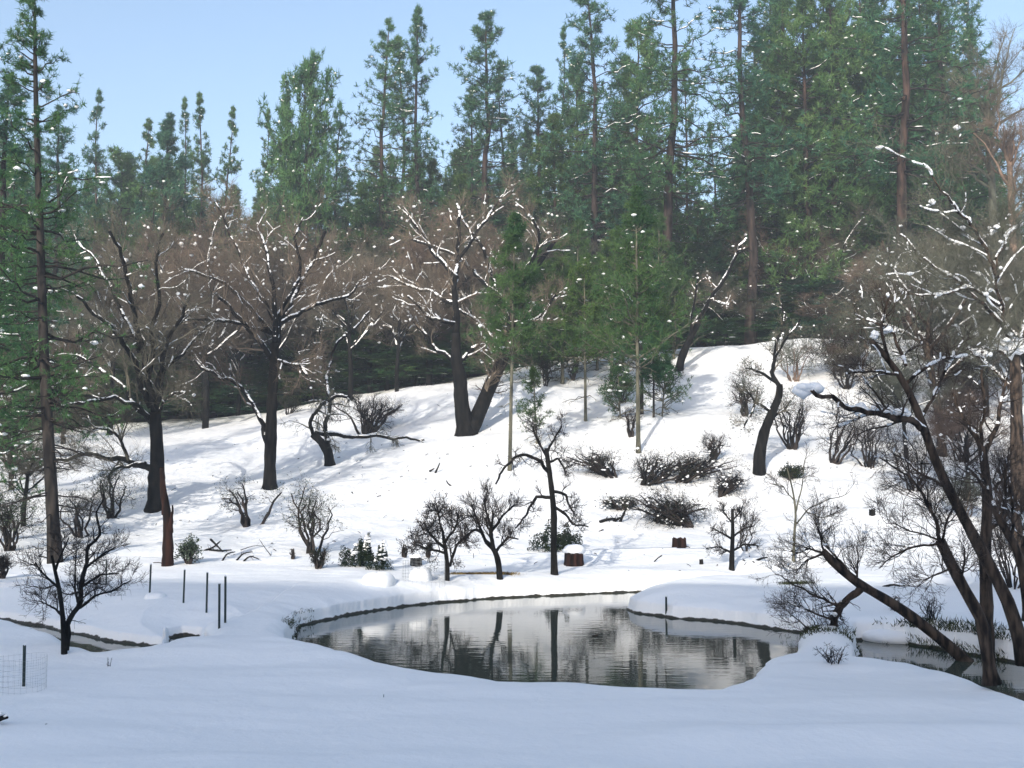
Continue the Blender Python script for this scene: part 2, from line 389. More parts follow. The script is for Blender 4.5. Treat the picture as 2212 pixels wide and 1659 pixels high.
g.add(np.stack([XX.ravel(), YY.ravel(), np.full(XX.size, WZ)], 1), None, np.stack([i + j, i + j + 1, i + 61 + j, i + 60 + j], -1).reshape(-1, 4))
tag(g.obj('pond_water', M['water']), kind='structure')

# ------------------------------------------------------------------ conifers
def pine(root, H, R, cb=.3, nb=110, nl=7, tl=.38, tw=.06, K=9, seed=1, mn='needle', bk='pinebark', rt=.36, shape='spire', trunk=None, snow=.06, droop=.25, dead=14, per=2, orient=None):
    r = np.random.default_rng(seed)
    if trunk is None:
        zs = np.linspace(-.4, H, 14); wob = np.cumsum(r.normal(size=(14, 2)) * .02 * H / 14 * 3, 0)
        wob -= np.linspace(0, 1, 14)[:, None] * 0
        TP = np.column_stack([wob, zs])
        TP[:, :2] -= TP[0, :2]
    else: TP = resample(trunk, 16)
    z0, z1 = TP[0, 2], TP[-1, 2]; HH = z1 - z0
    u_t = np.linspace(0, 1, len(TP)); TR = rt * (1 - u_t) ** .8 + .025; TR[0] *= 1.25
    gt = Geo(); tubes(gt, TP, TR, 10)
    u = cb + (1 - cb) * r.random(nb) ** 1.1; nw = max(8, nb // 5); u = np.where(r.random(nb) < .8, cb + (np.round((u - cb) / (1 - cb) * nw) + .35 * r.normal(size=nb) * .4) / nw * (1 - cb), u); u = np.clip(u, cb * .95, .992)
    v = np.clip((u - cb) / (1 - cb), 0, 1)
    if shape == 'spire': lf = ((1 - v) ** .85 * 1.1 + .02) * (.5 + .5 * np.minimum(1, v * 4 + .2))
    elif shape == 'broad': lf = np.sqrt(np.clip(1 - v ** 2.2, 0, 1)) * .9 + .12
    else: lf = (1 - v) ** .8 + .08
    L = R * lf * r.uniform(.35, 1.3, nb)
    base = np.stack([np.interp(z0 + u * HH, TP[:, 2], TP[:, k]) for k in range(3)], 1)
    base[:, 2] = z0 + u * HH
    az = r.uniform(0, 2 * math.pi, nb)
    el = np.radians(-droop * 60 * (1 - v) + 45 * v ** 2 + r.normal(size=nb) * 7)
    npt = 6; s = np.linspace(0, 1, npt)
    hd = np.stack([np.cos(az), np.sin(az)], 1)
    P = np.empty((nb, npt, 3))
    P[:, :, :2] = base[:, None, :2] + hd[:, None] * (L * np.cos(el))[:, None, None] * s[None, :, None]
    P[:, :, 2] = base[:, None, 2] + (L * np.sin(el))[:, None] * s + (L * .16)[:, None] * (s ** 2.2) * (1 - v[:, None] * .5)
    P[:, 1:] += r.normal(size=(nb, npt - 1, 3)) * .035 * L[:, None, None]
    BR = (.018 + .012 * L)[:, None] * (1 - s * .75)[None]
    gb = Geo(); tubes(gb, P, BR, 4)
    C1, R1 = spawn(P, BR, nl, L * .42, (35, 65), 4, .16, .08, .5, .3, 1, .008, r=r, lt=.35)
    tubes(gb, C1, R1, 3)
    # dead, bare stubs below the crown
    if dead:
        ud = r.uniform(cb * .35, cb * 1.15, dead); bd = np.stack([np.interp(z0 + ud * HH, TP[:, 2], TP[:, k]) for k in range(3)], 1); a2 = r.uniform(0, 6.28, dead)
        ld = r.uniform(.25, .7, dead) * R
        Pd = bd[:, None] + np.stack([np.cos(a2)[:, None] * s * ld[:, None], np.sin(a2)[:, None] * s * ld[:, None], -.25 * s[None] ** 1.5 * ld[:, None] + 0 * a2[:, None]], -1)
        Pd[:, 1:] += r.normal(size=(dead, npt - 1, 3)) * .05
        tubes(gb, Pd, np.full((dead, npt), .03) * (1 - .6 * s), 4)
        C3, R3 = spawn(Pd, np.full((dead, npt), .02), 5, .7, (40, 70), 4, .2, -.1, .5, .3, 1, .006, r=r); tubes(gb, C3, R3, 3)
    # needles: at the tips and along the outer branchlets
    cs, ds = [], []
    for k in range(per):
        f = 1 - k * .34; q = f * (C1.shape[1] - 1) * .999; i = int(q); c = C1[:, i] * (1 - q + i) + C1[:, i + 1] * (q - i)
        cs.append(c); ds.append(norm(C1[:, i + 1] - C1[:, i]))
    for f in (1, .8, .6): 
        i = int(f * 5 * .999); cs.append(P[:, i + 1 if i < 5 else 5] * .5 + P[:, i] * .5 if i < 5 else P[:, 5]); ds.append(norm(P[:, -1] - P[:, -2]))
    cs.append(TP[-1:] + [[0, 0, .1]]); ds.append(np.array([[0, 0, 1.]]))
    cs = np.concatenate(cs); ds = np.concatenate(ds) + np.array([0, 0, .35])
    cs = cs + r.normal(size=cs.shape) * .05
    gn = Geo(); tufts(gn, cs, ds, K, tl, tw, r)
    gs = Geo()
    if snow:
        m_ = r.random(len(P)) < snow * 5; snow_on(gs, P[m_][:, 1:], BR[m_][:, 1:] + .015, .28, r, 5, .03, maxtilt=.6)
        k = r.random(len(cs)) < snow; clumps(gs, cs[k] + [0, 0, .06], r.uniform(.06, .16, k.sum()), r, .55)
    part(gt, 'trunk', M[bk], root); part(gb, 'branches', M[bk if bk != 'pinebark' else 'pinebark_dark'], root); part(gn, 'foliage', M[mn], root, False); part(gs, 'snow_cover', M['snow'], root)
    return TP

PX = {}
def proto(key, **kw):
    root = thing('pine_tree', '', 'tree'); pine(root, **kw); PX[key] = [root, kw['H'], False]
proto('open1', H=36, R=5.6, cb=.30, nb=135, nl=7, seed=11, rt=.38, dead=34, per=1, K=14, tl=.42)
proto('open2', H=36, R=6.0, cb=.36, nb=125, nl=7, seed=12, rt=.42, dead=40, per=1, K=14, tl=.42)
proto('open3', H=34, R=4.2, cb=.25, nb=125, nl=6, seed=13, rt=.30, dead=22, per=1, K=13, tl=.38)
proto('open4', H=36, R=5.4, cb=.22, nb=150, nl=7, seed=14, rt=.38, dead=24, per=1, K=14, tl=.42, shape='cone')
proto('dense1', H=24, R=4.0, cb=.10, nb=150, nl=8, seed=21, rt=.28, K=12, dead=6, per=2, shape='cone', droop=.1)
proto('dense2', H=24, R=4.2, cb=.16, nb=140, nl=8, seed=22, rt=.28, K=12, dead=8, per=2, shape='cone', mn='needle_green')
proto('dense3', H=24, R=4.2, cb=.2, nb=130, nl=8, seed=23, rt=.3, K=12, dead=10, per=2, shape='broad', mn='needle_yellow', tl=.42)
proto('bushy', H=20, R=4.6, cb=.3, nb=80, nl=9, seed=31, rt=.34, K=11, dead=8, per=2, shape='broad', droop=-.35, tl=.5, tw=.08)
def place(key, px, py, d, label, group=None, rz=None, wid=1.0, name=None):
    top = at(px, py, d); z0 = hgt(top[0], d); H = max(top[2] - z0, 3)
    rt_, h0, used = PX[key]; s = H / h0; sx = (.45 * s + .55) * wid
    rz = rng.uniform(0, 6.28) if rz is None else rz
    if not used:
        PX[key][2] = True; o = rt_; o.location = (top[0], d, z0); o.rotation_euler = (0, 0, rz); o.scale = (sx, sx, s); tag(o, label, None, group)
    else: o = dup(rt_, (top[0], d, z0), rz, (sx, sx, s), label, group)
    if name: o.name = name
    return o
G1 = 'tall pines standing above the skyline'
SKY = [('open3', 230, 205, 120, 'thin pale pine spire just right of the big left pine on the skyline', .8),
 ('open3', 300, 262, 125, 'low blunt pine top between the left thin spire and the paired spires', 1.0),
 ('dense1', 352, 250, 115, 'dense green cone shaped pine under the leftmost group of spires', 1.1),
 ('open3', 398, 208, 128, 'slim pine spire left of the open paired pines on the left skyline', .7),
 ('open3', 440, 198, 122, 'taller one of the paired thin pines with sky showing through', .8),
 ('open3', 488, 236, 122, 'shorter one of the paired thin pines beside the open sky gap', .75),
 ('open3', 562, 236, 122, 'slender pine right of the open sky gap on the left skyline', .7),
 ('dense1', 612, 196, 118, 'pointed dark pine touching the left side of the broad bushy pine', .8),
 ('bushy', 668, 156, 108, 'broad bushy dark green pine with upturned limbs and stub leader', .72),
 ('open1', 735, 224, 120, 'small dark pine top between the bushy pine and the tall trio', .8),
 ('open1', 822, 40, 112, 'tall airy pine, left tree of the tall trio left of centre', 1.0),
 ('open3', 873, 72, 116, 'middle and shortest pine of the tall trio left of centre', 1.0),
 ('open2', 908, 16, 112, 'tallest narrow topped pine of the trio, with a long right limb', .8),
 ('open4', 1055, 30, 110, 'tall full crowned pine standing alone against blue sky near centre', 1.25),
 ('open3', 1105, 138, 118, 'lower pine crown tucked against the right side of the full crowned pine', 1.0),
 ('open4', 1165, 148, 120, 'rounded pale green pine top left of the thin centre spire', 1.1),
 ('open3', 1200, 58, 124, 'thin spire pine right of centre with short sparse branches', .7),
 ('open1', 1287, -40, 104, 'big airy pine cut by the top edge right of centre, pale trunk', 1.1),
 ('open2', 1442, -190, 96, 'tallest thick trunked pine with bare dead limbs against the sky gap', 1.15),
 ('open1', 1342, 130, 118, 'mid height pine between the two biggest pines right of centre', 1.0),
 ('open3', 1540, 260, 140, 'faint far pine seen in the bright sky gap', .9),
 ('open2', 1605, -140, 100, 'dark trunked tall pine on the right side of the bright sky gap', 1.1),
 ('open4', 1690, -90, 108, 'tall green pine just right of the dark trunked pine', 1.15),
 ('dense2', 1760, -30, 112, 'very dense tall green pine in the middle of the right hand forest', 1.2),
 ('open3', 1830, -60, 114, 'pine with thin leader left of the orange barked giant', 1.1),
 ('open2', 1935, -260, 92, 'giant pine with thick sunlit orange trunk on the right', 1.15),
 ('dense1', 1880, 20, 112, 'dark pine crowding behind the orange barked giant on its left', 1.1),
 ('open4', 1995, -30, 108, 'dark tall pine immediately right of the orange barked giant', 1.1),
 ('open1', 2052, 20, 112, 'rightmost tall green pine before the grey leafless crown', 1.0),
 ('open3', 1655, 60, 118, 'far pine crown filling between two tall right hand pines', 1.1),
 ('dense3', 1375, 60, 112, 'rounded lighter crown just left of the bare limbed giant', 1.0), ('open4', 1480, 120, 128, 'pine edge fringing the left side of the bright sky gap', .7),
 ('dense2', 1650, -60, 116, 'bright green pine between the dark trunked pine and the tall green one', 1.0), ('dense3', 1725, 10, 104, 'yellow green pine crown low in front of the very dense pine', 1.1), ('dense3', 1800, -20, 108, 'yellow green pine between the very dense pine and the orange giant', 1.1),
 ('dense2', 1850, -110, 120, 'mid green pine filling the sky left of the orange giant', 1.1), ('dense2', 1965, -90, 118, 'mid green pine filling the sky right of the orange giant', 1.1), ('open4', 2085, -10, 118, 'open dark pine last before the grey leafless tree', 1.0), ('dense1', 1240, 120, 122, 'dark cone pine left of the airy centre pine', 1.0),
 ('dense2', 1320, 230, 106, 'mid green pine low between the airy pine and the bare limbed giant', 1.1), ('open4', 1020, 190, 122, 'dark pine shoulder on the left of the lone full pine', .9), ('dense2', 1195, 260, 108, 'pale green pine below the thin centre spire', 1.2), ('open3', 2118, 60, 118, 'thin dark pine half hidden by the grey leafless tree', 1.2), ('open4', 2020, -150, 104, 'tall pine whose top leaves the frame right of the orange giant', 1.0),
 ('open2', 10, 165, 60, 'dark shaded pine crowding the left edge behind the big trunk', 1.0),
 ('open1', 150, 235, 95, 'shaded pine crown right behind the big left pine', 1.0),
 ('dense1', 40, 330, 80, 'low dark dense pine at the left edge of the forest', 1.0),
]
for key, px, py, d, lab, wd in SKY: place(key, px, py, d, lab, G1, wid=wd)
MX = [-60, 0, 150, 300, 450, 520, 600, 700, 820, 950, 1010, 1100, 1250, 1380, 1440, 1500, 1560, 1640, 1750, 1900, 2050, 2130, 2212, 2300]
MY = [230, 260, 340, 300, 360, 400, 340, 340, 330, 330, 290, 260, 300, 260, 300, 420, 360, 160, 110, 90, 120, 330, 420, 450]
fr = np.random.default_rng(55)
n_fill = 0
LM = [(40, 'the big left pine'), (230, 'the thin pale left spire'), (352, 'the dense left cone'), (460, 'the paired thin pines'), (562, 'the slender left pine'), (668, 'the broad bushy pine'),
      (822, 'the tall airy trio pine'), (908, 'the tallest trio pine'), (1055, 'the lone full pine'), (1200, 'the thin centre spire'), (1287, 'the airy centre pine'), (1442, 'the bare limbed giant'),
      (1540, 'the bright sky gap'), (1605, 'the dark trunked right pine'), (1690, 'the tall green right pine'), (1760, 'the very dense right pine'), (1935, 'the orange barked giant'), (2052, 'the rightmost tall pine'), (2150, 'the grey leafless tree')]
seen_labels = {}
def lm_label(kind, px, row):
    x0, nm = min(LM, key=lambda q: abs(q[0] - px)); dx = px - x0
    rel = 'directly below' if abs(dx) < 14 else (('just left of' if dx > -34 else 'left of') if dx < 0 else ('just right of' if dx < 34 else 'right of'))
    return '%s %s %s, %s' % (kind, rel, nm, row)
lowr = np.random.default_rng(66)
for k in range(78):
    px = -40 + k * 30 + lowr.uniform(-14, 14); d = lowr.uniform(103, 114)
    place(lowr.choice(['dense1', 'dense2', 'dense1']), px, lowr.uniform(620, 810) - (60 if px > 1300 else 0), d, lm_label('short wide understorey conifer', px, 'behind the crest'), 'understorey conifers behind the crest', wid=2.6)
for li, (d, step, lo, hi) in enumerate([(110, 74, 60, 210), (122, 66, 20, 170), (140, 60, 0, 120), (165, 62, -10, 60)]):
    x = -60 + li * 17
    while x < 2290:
        px = x + fr.uniform(-22, 22); dd = d + fr.uniform(-5, 5)
        py = np.interp(px, MX, MY) + fr.uniform(lo, hi)
        right = px > 1500
        key = fr.choice(['dense1', 'dense2', 'dense3', 'open3'], p=[.3, .25, .3, .15] if right else [.5, .25, .08, .17])
        side = 'left' if px < 740 else ('middle' if px < 1480 else 'right')
        place(key, px, py, dd, lm_label({'dense1': 'full dark pine', 'dense2': 'full mid green pine', 'dense3': 'rounded yellow green pine', 'open3': 'thin pine'}[key], px, ('front row', 'second row', 'third row', 'back row')[li]), 'crowded pines of the forest', wid=fr.uniform(.95, 1.3))
        x += step * fr.uniform(.8, 1.2); n_fill += 1
print('fill pines', n_fill)

# big pine at the left edge, shaded, traced trunk
b0 = ground(121, 1216); d0 = b0[1]
root = thing('pine_tree', 'big dark pine with tall straight trunk at the left edge of the field', 'tree', b0)
tr = [b0 - [0, 0, .3]] + [at(x, y, d0 + .3 * k) for k, (x, y) in enumerate([(115, 1130), (108, 1000), (100, 880), (94, 760), (90, 600), (85, 450), (78, 250), (75, 60), (74, -60)])]
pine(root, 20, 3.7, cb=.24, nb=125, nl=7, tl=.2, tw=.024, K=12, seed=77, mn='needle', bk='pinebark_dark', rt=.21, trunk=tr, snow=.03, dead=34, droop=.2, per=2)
b0 = ground(-70, 1180); root = thing('pine_tree', 'shaded pine boughs reaching in from beyond the left edge', 'tree', b0)
pine(root, 17, 3.6, cb=.2, nb=110, nl=8, tl=.22, tw=.028, K=12, seed=78, mn='needle', bk='pinebark_dark', rt=.2, trunk=[b0 + np.array([0, 0, z_]) for z_ in (-.3, 6, 12, 17)], snow=.04, dead=18, droop=.2, per=2)
# the two young light green pines on the hillside and the thin ones near them
def young(px, pb, topx, topy, label, R=1.5, cb=.35, nb=110, rt=.12, seed=5, mn='needle_green', tl=.3, K=9, bk='palebark', nl=7, tw=.035):
    b = ground(px, pb); t = at(topx, topy, b[1]); root = thing('young_pine_tree', label, 'tree', b, 'young pines on the snowy slope')
    tr = [b - [0, 0, .2]] + [b * (1 - f) + t * f for f in (.25, .5, .75, 1)]
    pine(root, t[2] - b[2], R, cb=cb, nb=nb, nl=nl, tl=tl, tw=tw, K=K, seed=seed, mn=mn, bk=bk, rt=rt, trunk=tr, snow=.01, dead=6, shape='cone', droop=-.35, per=2)
young(1379, 980, 1374, 415, 'light green young pine with the pale straight trunk, right of the forked oak', 2.7, .33, 110, .11, 5)
young(1101, 1016, 1112, 470, 'light green young pine with lean trunk beside the forked oak', 2.0, .42, 85, .09, 6)
young(1265, 910, 1262, 560, 'young pine with a thin bare lower trunk between the two pale trunked pines', 2.4, .36, 80, .08, 7)
young(1386, 895, 1388, 520, 'dark stemmed young pine just behind the tall pale trunked one', 2.6, .45, 80, .10, 8, bk='pinebark_dark')
young(1412, 902, 1412, 700, 'thin dark sapling right of the paired pine trunks', 1.2, .4, 60, .05, 9, bk='pinebark_dark', mn='needle')
young(1320, 842, 1330, 500, 'leafy young pine at the crest left of the pale trunk', 3.0, .15, 100, .12, 10)
young(1215, 830, 1215, 520, 'bright young pine at the crest near the forked oak right stem', 3.0, .12, 100, .12, 14)
for k, (yx, yb, yt) in enumerate([(1065, 832, 600), (1150, 826, 540), (1180, 822, 600), (1245, 806, 480), (1290, 800, 560), (1345, 795, 520), (1420, 782, 470), (1455, 775, 560)]):
    young(yx, yb, yx + 4, yt, 'green young pine in the crest row, %s' % ('left end, behind the forked oak', 'just right of the forked oak', 'between the forked oak and the thin trunk', 'left of the thin bare trunk', 'right of the thin bare trunk', 'left of the pale trunk', 'right of the pale trunk', 'right end by the leaning oak')[k], 3.2, .08, 85, .10, 40 + k, nl=7)
young(1160, 960, 1152, 800, 'small wispy pine sapling on the slope beside the lean pale trunk', 1.5, .12, 26, .03, 15, tl=.2, K=6)
young(1340, 905, 1335, 800, 'small spreading pine sapling left of the pale trunk', 2.0, .1, 28, .03, 16, tl=.2, K=6)
young(1430, 900, 1440, 770, 'small wispy pine sapling right of the dark sapling', 1.8, .2, 24, .03, 17, tl=.2, K=6)

# ------------------------------------------------------------------ bare trees
def traced(name, label, cat, limbs, d0=None, group=None, bk='oakbark', tk='twig', levels=((7, 1.6, (30, 70)), (6, .9, (30, 70)), (6, .5, (25, 65))), wander=.22, up=.12,
           snowp=.5, seed=1, dzf=.5, base=None, tmin=.25, snow_thick=.035, twigr=.006, tip_clumps=.07, branch_from=1, depth_rng=1.0, leaf=None, lumps=(), sub_snow=True, trunk_sides=10):
    """limbs: list of (points px/py, r0 px, r1 px[, n-levels flag])"""
    r = np.random.default_rng(seed)
    p0 = limbs[0][0][0]
    b = ground(*p0) if base is None else base
    d = b[1] if d0 is None else d0
    root = thing(name, label, cat, at(p0[0], p0[1], d), group)
    mp_ = mpp(d); LP, LR = [], []; gt = Geo()
    for i, L in enumerate(limbs):
        pts, r0, r1 = L[:3]
        sgn = (1 if r.random() < .5 else -1) * dzf * depth_rng if i else 0
        x0, y0 = pts[0]
        # depth at this limb's root: follow the nearest earlier limb
        dd0 = d
        if i:
            best = 1e9
            for Q in LP:
                scr = np.column_stack([CX + FPX * Q[:, 0] / Q[:, 1], Q[:, 2]])
                zz = at(x0, y0, d)
                ds = (Q[:, 0] - zz[0]) ** 2 + (Q[:, 2] - zz[2]) ** 2; k = int(ds.argmin())
                if ds[k] < best: best = ds[k]; dd0 = Q[k, 1]
        P = []
        s = 0
        for k, (x, y) in enumerate(pts):
            if k: s += math.hypot(x - pts[k - 1][0], y - pts[k - 1][1])
            P.append(at(x, y, dd0 + sgn * s * mp_ + (0 if k == 0 else r.normal() * .05)))
        if i == 0: P[0] = P[0] - np.array([0, 0, .25])
        n = max(6, min(24, len(P) * 4)) if i else max(6, min(18, len(P) * 3))

        R = np.interp(np.linspace(0, 1, n), np.linspace(0, 1, 5), [r0 + (r1 - r0) * f for f in (0, .25, .5, .75, 1)]) * mp_ * (.72 if i >= branch_from and r0 < 12 and d > 40 else 1)
        P = resample(P, n)
        if i >= branch_from and n > 6 and r0 < 12:
            wv = r.normal(size=(n, 3)); wv = (wv + np.roll(wv, 1, 0) + np.roll(wv, 2, 0)) / 1.7; P = P + wv * (s * mp_ * .012) * np.minimum(1, np.arange(n) / 3)[:, None]
        R = R * (1 + r.normal(size=n) * .05)
        if d > 40 and (i < branch_from or r0 >= 12): R = R * .87
        if i == 0: R[0] *= 1.45; R[1] *= 1.12
        tubes(gt, P, R, trunk_sides); LP.append(P); LR.append(R)
    part(gt, 'trunk', M[bk], root)
    SP = [resample(p, 10, False) for p in LP[branch_from:]]
    SR = [np.interp(np.linspace(0, 1, 10), np.linspace(0, 1, len(q)), q) for q in LR[branch_from:]]
    gw = Geo(); gs = Geo()
    if snowp:
        ks = [k for k in range(branch_from, len(LP)) if limbs[k][1] < 12]
        snow_on(gs, [LP[k] for k in ks], [LR[k] for k in ks], snowp, r, 7, snow_thick * 1.3)
    if SP:
        A, AR = np.array(SP), np.array(SR)
        K, L, ang = levels[0]
        Ln = np.linalg.norm(np.diff(A, axis=1), axis=2).sum(1)
        P, R = spawn(A, AR, K, np.minimum(L, Ln * .8 + .3), ang, 7, wander, up, .5, tmin * .6, 1, twigr * 1.8, r=r)
        allc = [P]
        tubes(gw, P, R, 4)
        if snowp and sub_snow: 
            k = r.random(len(P)) < .8; snow_on(gs, P[k], R[k], snowp * .6, r, 5, snow_thick * .8)
        for K, L, ang in levels[1:]:
            P, R = spawn(P, R, K, L, ang, 5, wander, up, .5, .15, 1, twigr, r=r)
            tubes(gw, P, R, 3); allc.append(P)
        if tip_clumps and snowp:
            q = allc[1] if len(allc) > 1 else allc[0]; q = q[r.random(len(q)) < tip_clumps]
            clumps(gs, q[:, 2] + [0, 0, .03], r.uniform(.5, 1.3, len(q)) * snow_thick * 2.0, r, .8)
        if leaf:
            mname, size, nper = leaf; q = P[:, -1].repeat(nper, 0); q = q + r.normal(size=q.shape) * size * 1.5
            gl = Geo(); leaves(gl, q, size, r); part(gl, 'foliage', M[mname], root, False)
    for lx, ly, lr in lumps:
        c = at(lx, ly, d); best = min(((Q[:, 0] - c[0]) ** 2 + (Q[:, 2] - c[2]) ** 2).min() for Q in LP)
        for Q in LP:
            e = (Q[:, 0] - c[0]) ** 2 + (Q[:, 2] - c[2]) ** 2
            if e.min() <= best + 1e-9: c = at(lx, ly, Q[int(e.argmin()), 1])
        n = 5; clumps(gs, c + r.normal(size=(n, 3)) * lr * mp_ * np.array([.45, .3, .22]), np.full(n, lr * mp_ * .8), r, .8)
    part(gw, 'twigs', M[tk], root); part(gs, 'snow_load', M['snow'], root)
    return root

BIG = ((11, 3.4, (25, 65)), (8, 1.7, (25, 65)), (10, .95, (25, 65)))
G2 = 'big bare oaks on the snowy slope'
traced('oak_tree', 'old mossy oak with snow lined limbs, the leftmost oak behind the broken snag', 'tree', [
 ([(333, 1101), (336, 1060), (340, 1000), (338, 940), (334, 890)], 21, 14),
 ([(337, 930), (300, 880), (255, 825), (215, 790), (165, 772)], 9, 4), ([(325, 880), (300, 820), (270, 745), (225, 690), (165, 642)], 9, 4),
 ([(335, 890), (345, 810), (358, 750), (385, 690), (410, 640)], 9, 4),
 ([(332, 1015), (300, 1003), (261, 988), (209, 978), (160, 984), (123, 998), (75, 1018), (40, 1040)], 10, 3),
 ([(276, 988), (261, 950), (235, 930), (213, 925), (190, 936)], 5, 3),
 ([(330, 905), (290, 868), (243, 862), (187, 870), (112, 887), (37, 895)], 6, 3), ([(340, 900), (350, 870), (375, 848), (400, 850)], 5, 3),
 ([(315, 1000), (245, 1010), (231, 1035), (243, 1091), (269, 1113), (317, 1110)], 5, 2),
 ([(334, 890), (312, 780), (290, 650), (265, 560), (245, 495)], 10, 4), ([(336, 880), (365, 790), (420, 740), (455, 700)], 7, 3),
 ([(320, 820), (330, 700), (345, 600), (350, 500)], 7, 3), ([(300, 760), (240, 620), (200, 560), (175, 520)], 6, 3)],
 group=G2, levels=BIG, seed=3, snowp=.62)
traced('oak_tree', 'straight dark oak with a side stem, second oak from the left', 'tree', [
 ([(583, 1053), (583, 1000), (585, 950), (588, 850), (592, 780), (594, 740)], 16, 11),
 ([(578, 960), (568, 915), (552, 880), (534, 852), (497, 826), (422, 783)], 8, 4), ([(592, 780), (560, 740), (530, 700), (490, 660), (470, 635)], 9, 4),
 ([(592, 765), (600, 700), (640, 630), (675, 560), (700, 500)], 9, 4), ([(597, 780), (619, 785), (650, 790), (662, 812)], 6, 4),
 ([(588, 720), (540, 700), (480, 690), (395, 692)], 6, 3), ([(585, 720), (540, 650), (460, 600), (400, 585)], 7, 3),
 ([(594, 740), (590, 640), (580, 550), (560, 480)], 9, 3), ([(600, 700), (680, 660), (740, 640), (790, 600)], 7, 3), ([(596, 690), (650, 600), (640, 520), (650, 470)], 7, 3),
 ([(590, 690), (520, 560), (490, 480), (470, 440)], 6, 3)], group=G2, levels=BIG, seed=4, snowp=.75)
traced('oak_tree', 'low broken oak with one long horizontal snow topped limb', 'tree', [
 ([(714, 1006), (709, 975), (695, 955), (676, 938)], 14, 9),
 ([(676, 938), (670, 915), (690, 880), (715, 860), (745, 853), (765, 858)], 6, 4), ([(680, 935), (720, 944), (760, 947), (800, 940), (850, 941), (890, 946), (915, 952)], 7, 3),
 ([(709, 960), (712, 850), (705, 790), (730, 740), (770, 700), (800, 672)], 7, 3), ([(705, 800), (690, 740), (700, 680)], 5, 2)],
 group=G2, levels=((11, 1.6, (40, 85)), (7, .9, (30, 65)), (6, .5, (25, 60))), up=-.2, seed=5, snowp=.75, twigr=.009, tmin=.1)
traced('oak_tree', 'massive dark forked oak with V shaped twin trunks in mid slope', 'tree', [
 ([(1008, 938), (1004, 915), (998, 880), (995, 850), (995, 820), (985, 780), (985, 720)], 24, 11),
 ([(1016, 930), (1040, 880), (1060, 830), (1085, 780), (1100, 720), (1112, 650), (1130, 600), (1165, 568), (1197, 522)], 20, 6),
 ([(985, 720), (985, 640), (990, 560), (1000, 480), (985, 440)], 11, 4), ([(990, 790), (950, 760), (905, 712), (875, 676)], 6, 4),
 ([(1085, 765), (1059, 721), (1029, 691), (992, 668)], 7, 4), ([(988, 660), (950, 642), (924, 628), (880, 617), (842, 594)], 6, 3),
 ([(995, 780), (1029, 747), (1044, 740), (1062, 765)], 6, 4), ([(1100, 690), (1062, 600), (1044, 541), (1007, 485), (984, 455)], 7, 4),
 ([(1090, 650), (1029, 593), (992, 560), (932, 534), (895, 520)], 7, 4), ([(988, 600), (940, 550), (900, 490), (870, 450)], 7, 3),
 ([(1130, 600), (1160, 540), (1165, 500), (1150, 470)], 7, 4), ([(1100, 700), (1160, 690), (1200, 640)], 5, 3), ([(990, 560), (1030, 500), (1060, 460), (1090, 420)], 6, 3), ([(986, 700), (930, 690), (880, 640)], 6, 3)],
 group=G2, levels=BIG, seed=6, snowp=.8, snow_thick=.05)
traced('oak_tree', 'leaning oak with snow along its single diagonal trunk at the crest', 'tree', [
 ([(1465, 801), (1472, 772), (1492, 728), (1512, 690)], 11, 7),
 ([(1512, 690), (1542, 640), (1572, 590), (1598, 540), (1615, 516)], 7, 3), ([(1490, 730), (1500, 650), (1510, 600)], 5, 2), ([(1540, 650), (1575, 660)], 3, 2)],
 group=G2, levels=((8, 1.6, (30, 70)), (6, .9, (30, 70)), (5, .5, (30, 60))), seed=7, snowp=.95, snow_thick=.06)
traced('oak_tree', 'curved dark oak bending left and then right on the right hand slope', 'tree', [
 ([(1640, 1023), (1640, 985), (1650, 935), (1668, 890), (1684, 855), (1684, 830)], 16, 8),
 ([(1684, 835), (1668, 800), (1675, 760), (1690, 700), (1688, 650)], 7, 3), ([(1680, 828), (1645, 805), (1610, 792)], 5, 3), ([(1668, 890), (1635, 870), (1610, 840)], 5, 2), ([(1675, 770), (1710, 720), (1730, 690)], 4, 2), ([(1665, 905), (1700, 880), (1720, 850)], 4, 2), ([(1640, 860), (1620, 900), (1600, 930)], 3, 2)],
 group=G2, levels=((9, 1.2, (30, 75)), (6, .7, (30, 70)), (5, .4, (30, 60))), seed=8, snowp=.35, leaf=('leaf_grey', .045, 1))
G3 = 'bare orchard trees beside the pond'
FR = ((11, .8, (30, 75)), (8, .45, (25, 65)), (5, .25, (25, 60)))
traced('fruit_tree', 'tall bare tree with down arching limbs standing on the far bank', 'tree', [
 ([(1198, 1241), (1196, 1180), (1197, 1110), (1191, 1050), (1184, 1000), (1180, 968)], 8, 5),
 ([(1186, 1020), (1165, 992), (1135, 980), (1110, 990), (1085, 1020), (1070, 1050)], 4, 2), ([(1190, 1075), (1156, 1073), (1145, 1096), (1133, 1115), (1115, 1140)], 4, 1.5),
 ([(1197, 1062), (1223, 1066), (1227, 1088), (1240, 1105)], 3.5, 1.5), ([(1200, 1097), (1223, 1111), (1234, 1130), (1268, 1139)], 3.5, 1.5),
 ([(1184, 1000), (1205, 990), (1215, 1005), (1222, 1025)], 3, 1.5), ([(1180, 985), (1195, 950), (1215, 920)], 3, 1.5), ([(1180, 985), (1160, 950), (1150, 920)], 3, 1.5)],
 group=G3, tk='twig_dark', levels=((9, .8, (30, 75)), (6, .45, (30, 65)), (4, .25, (25, 60))), seed=9, snowp=0, wander=.25)
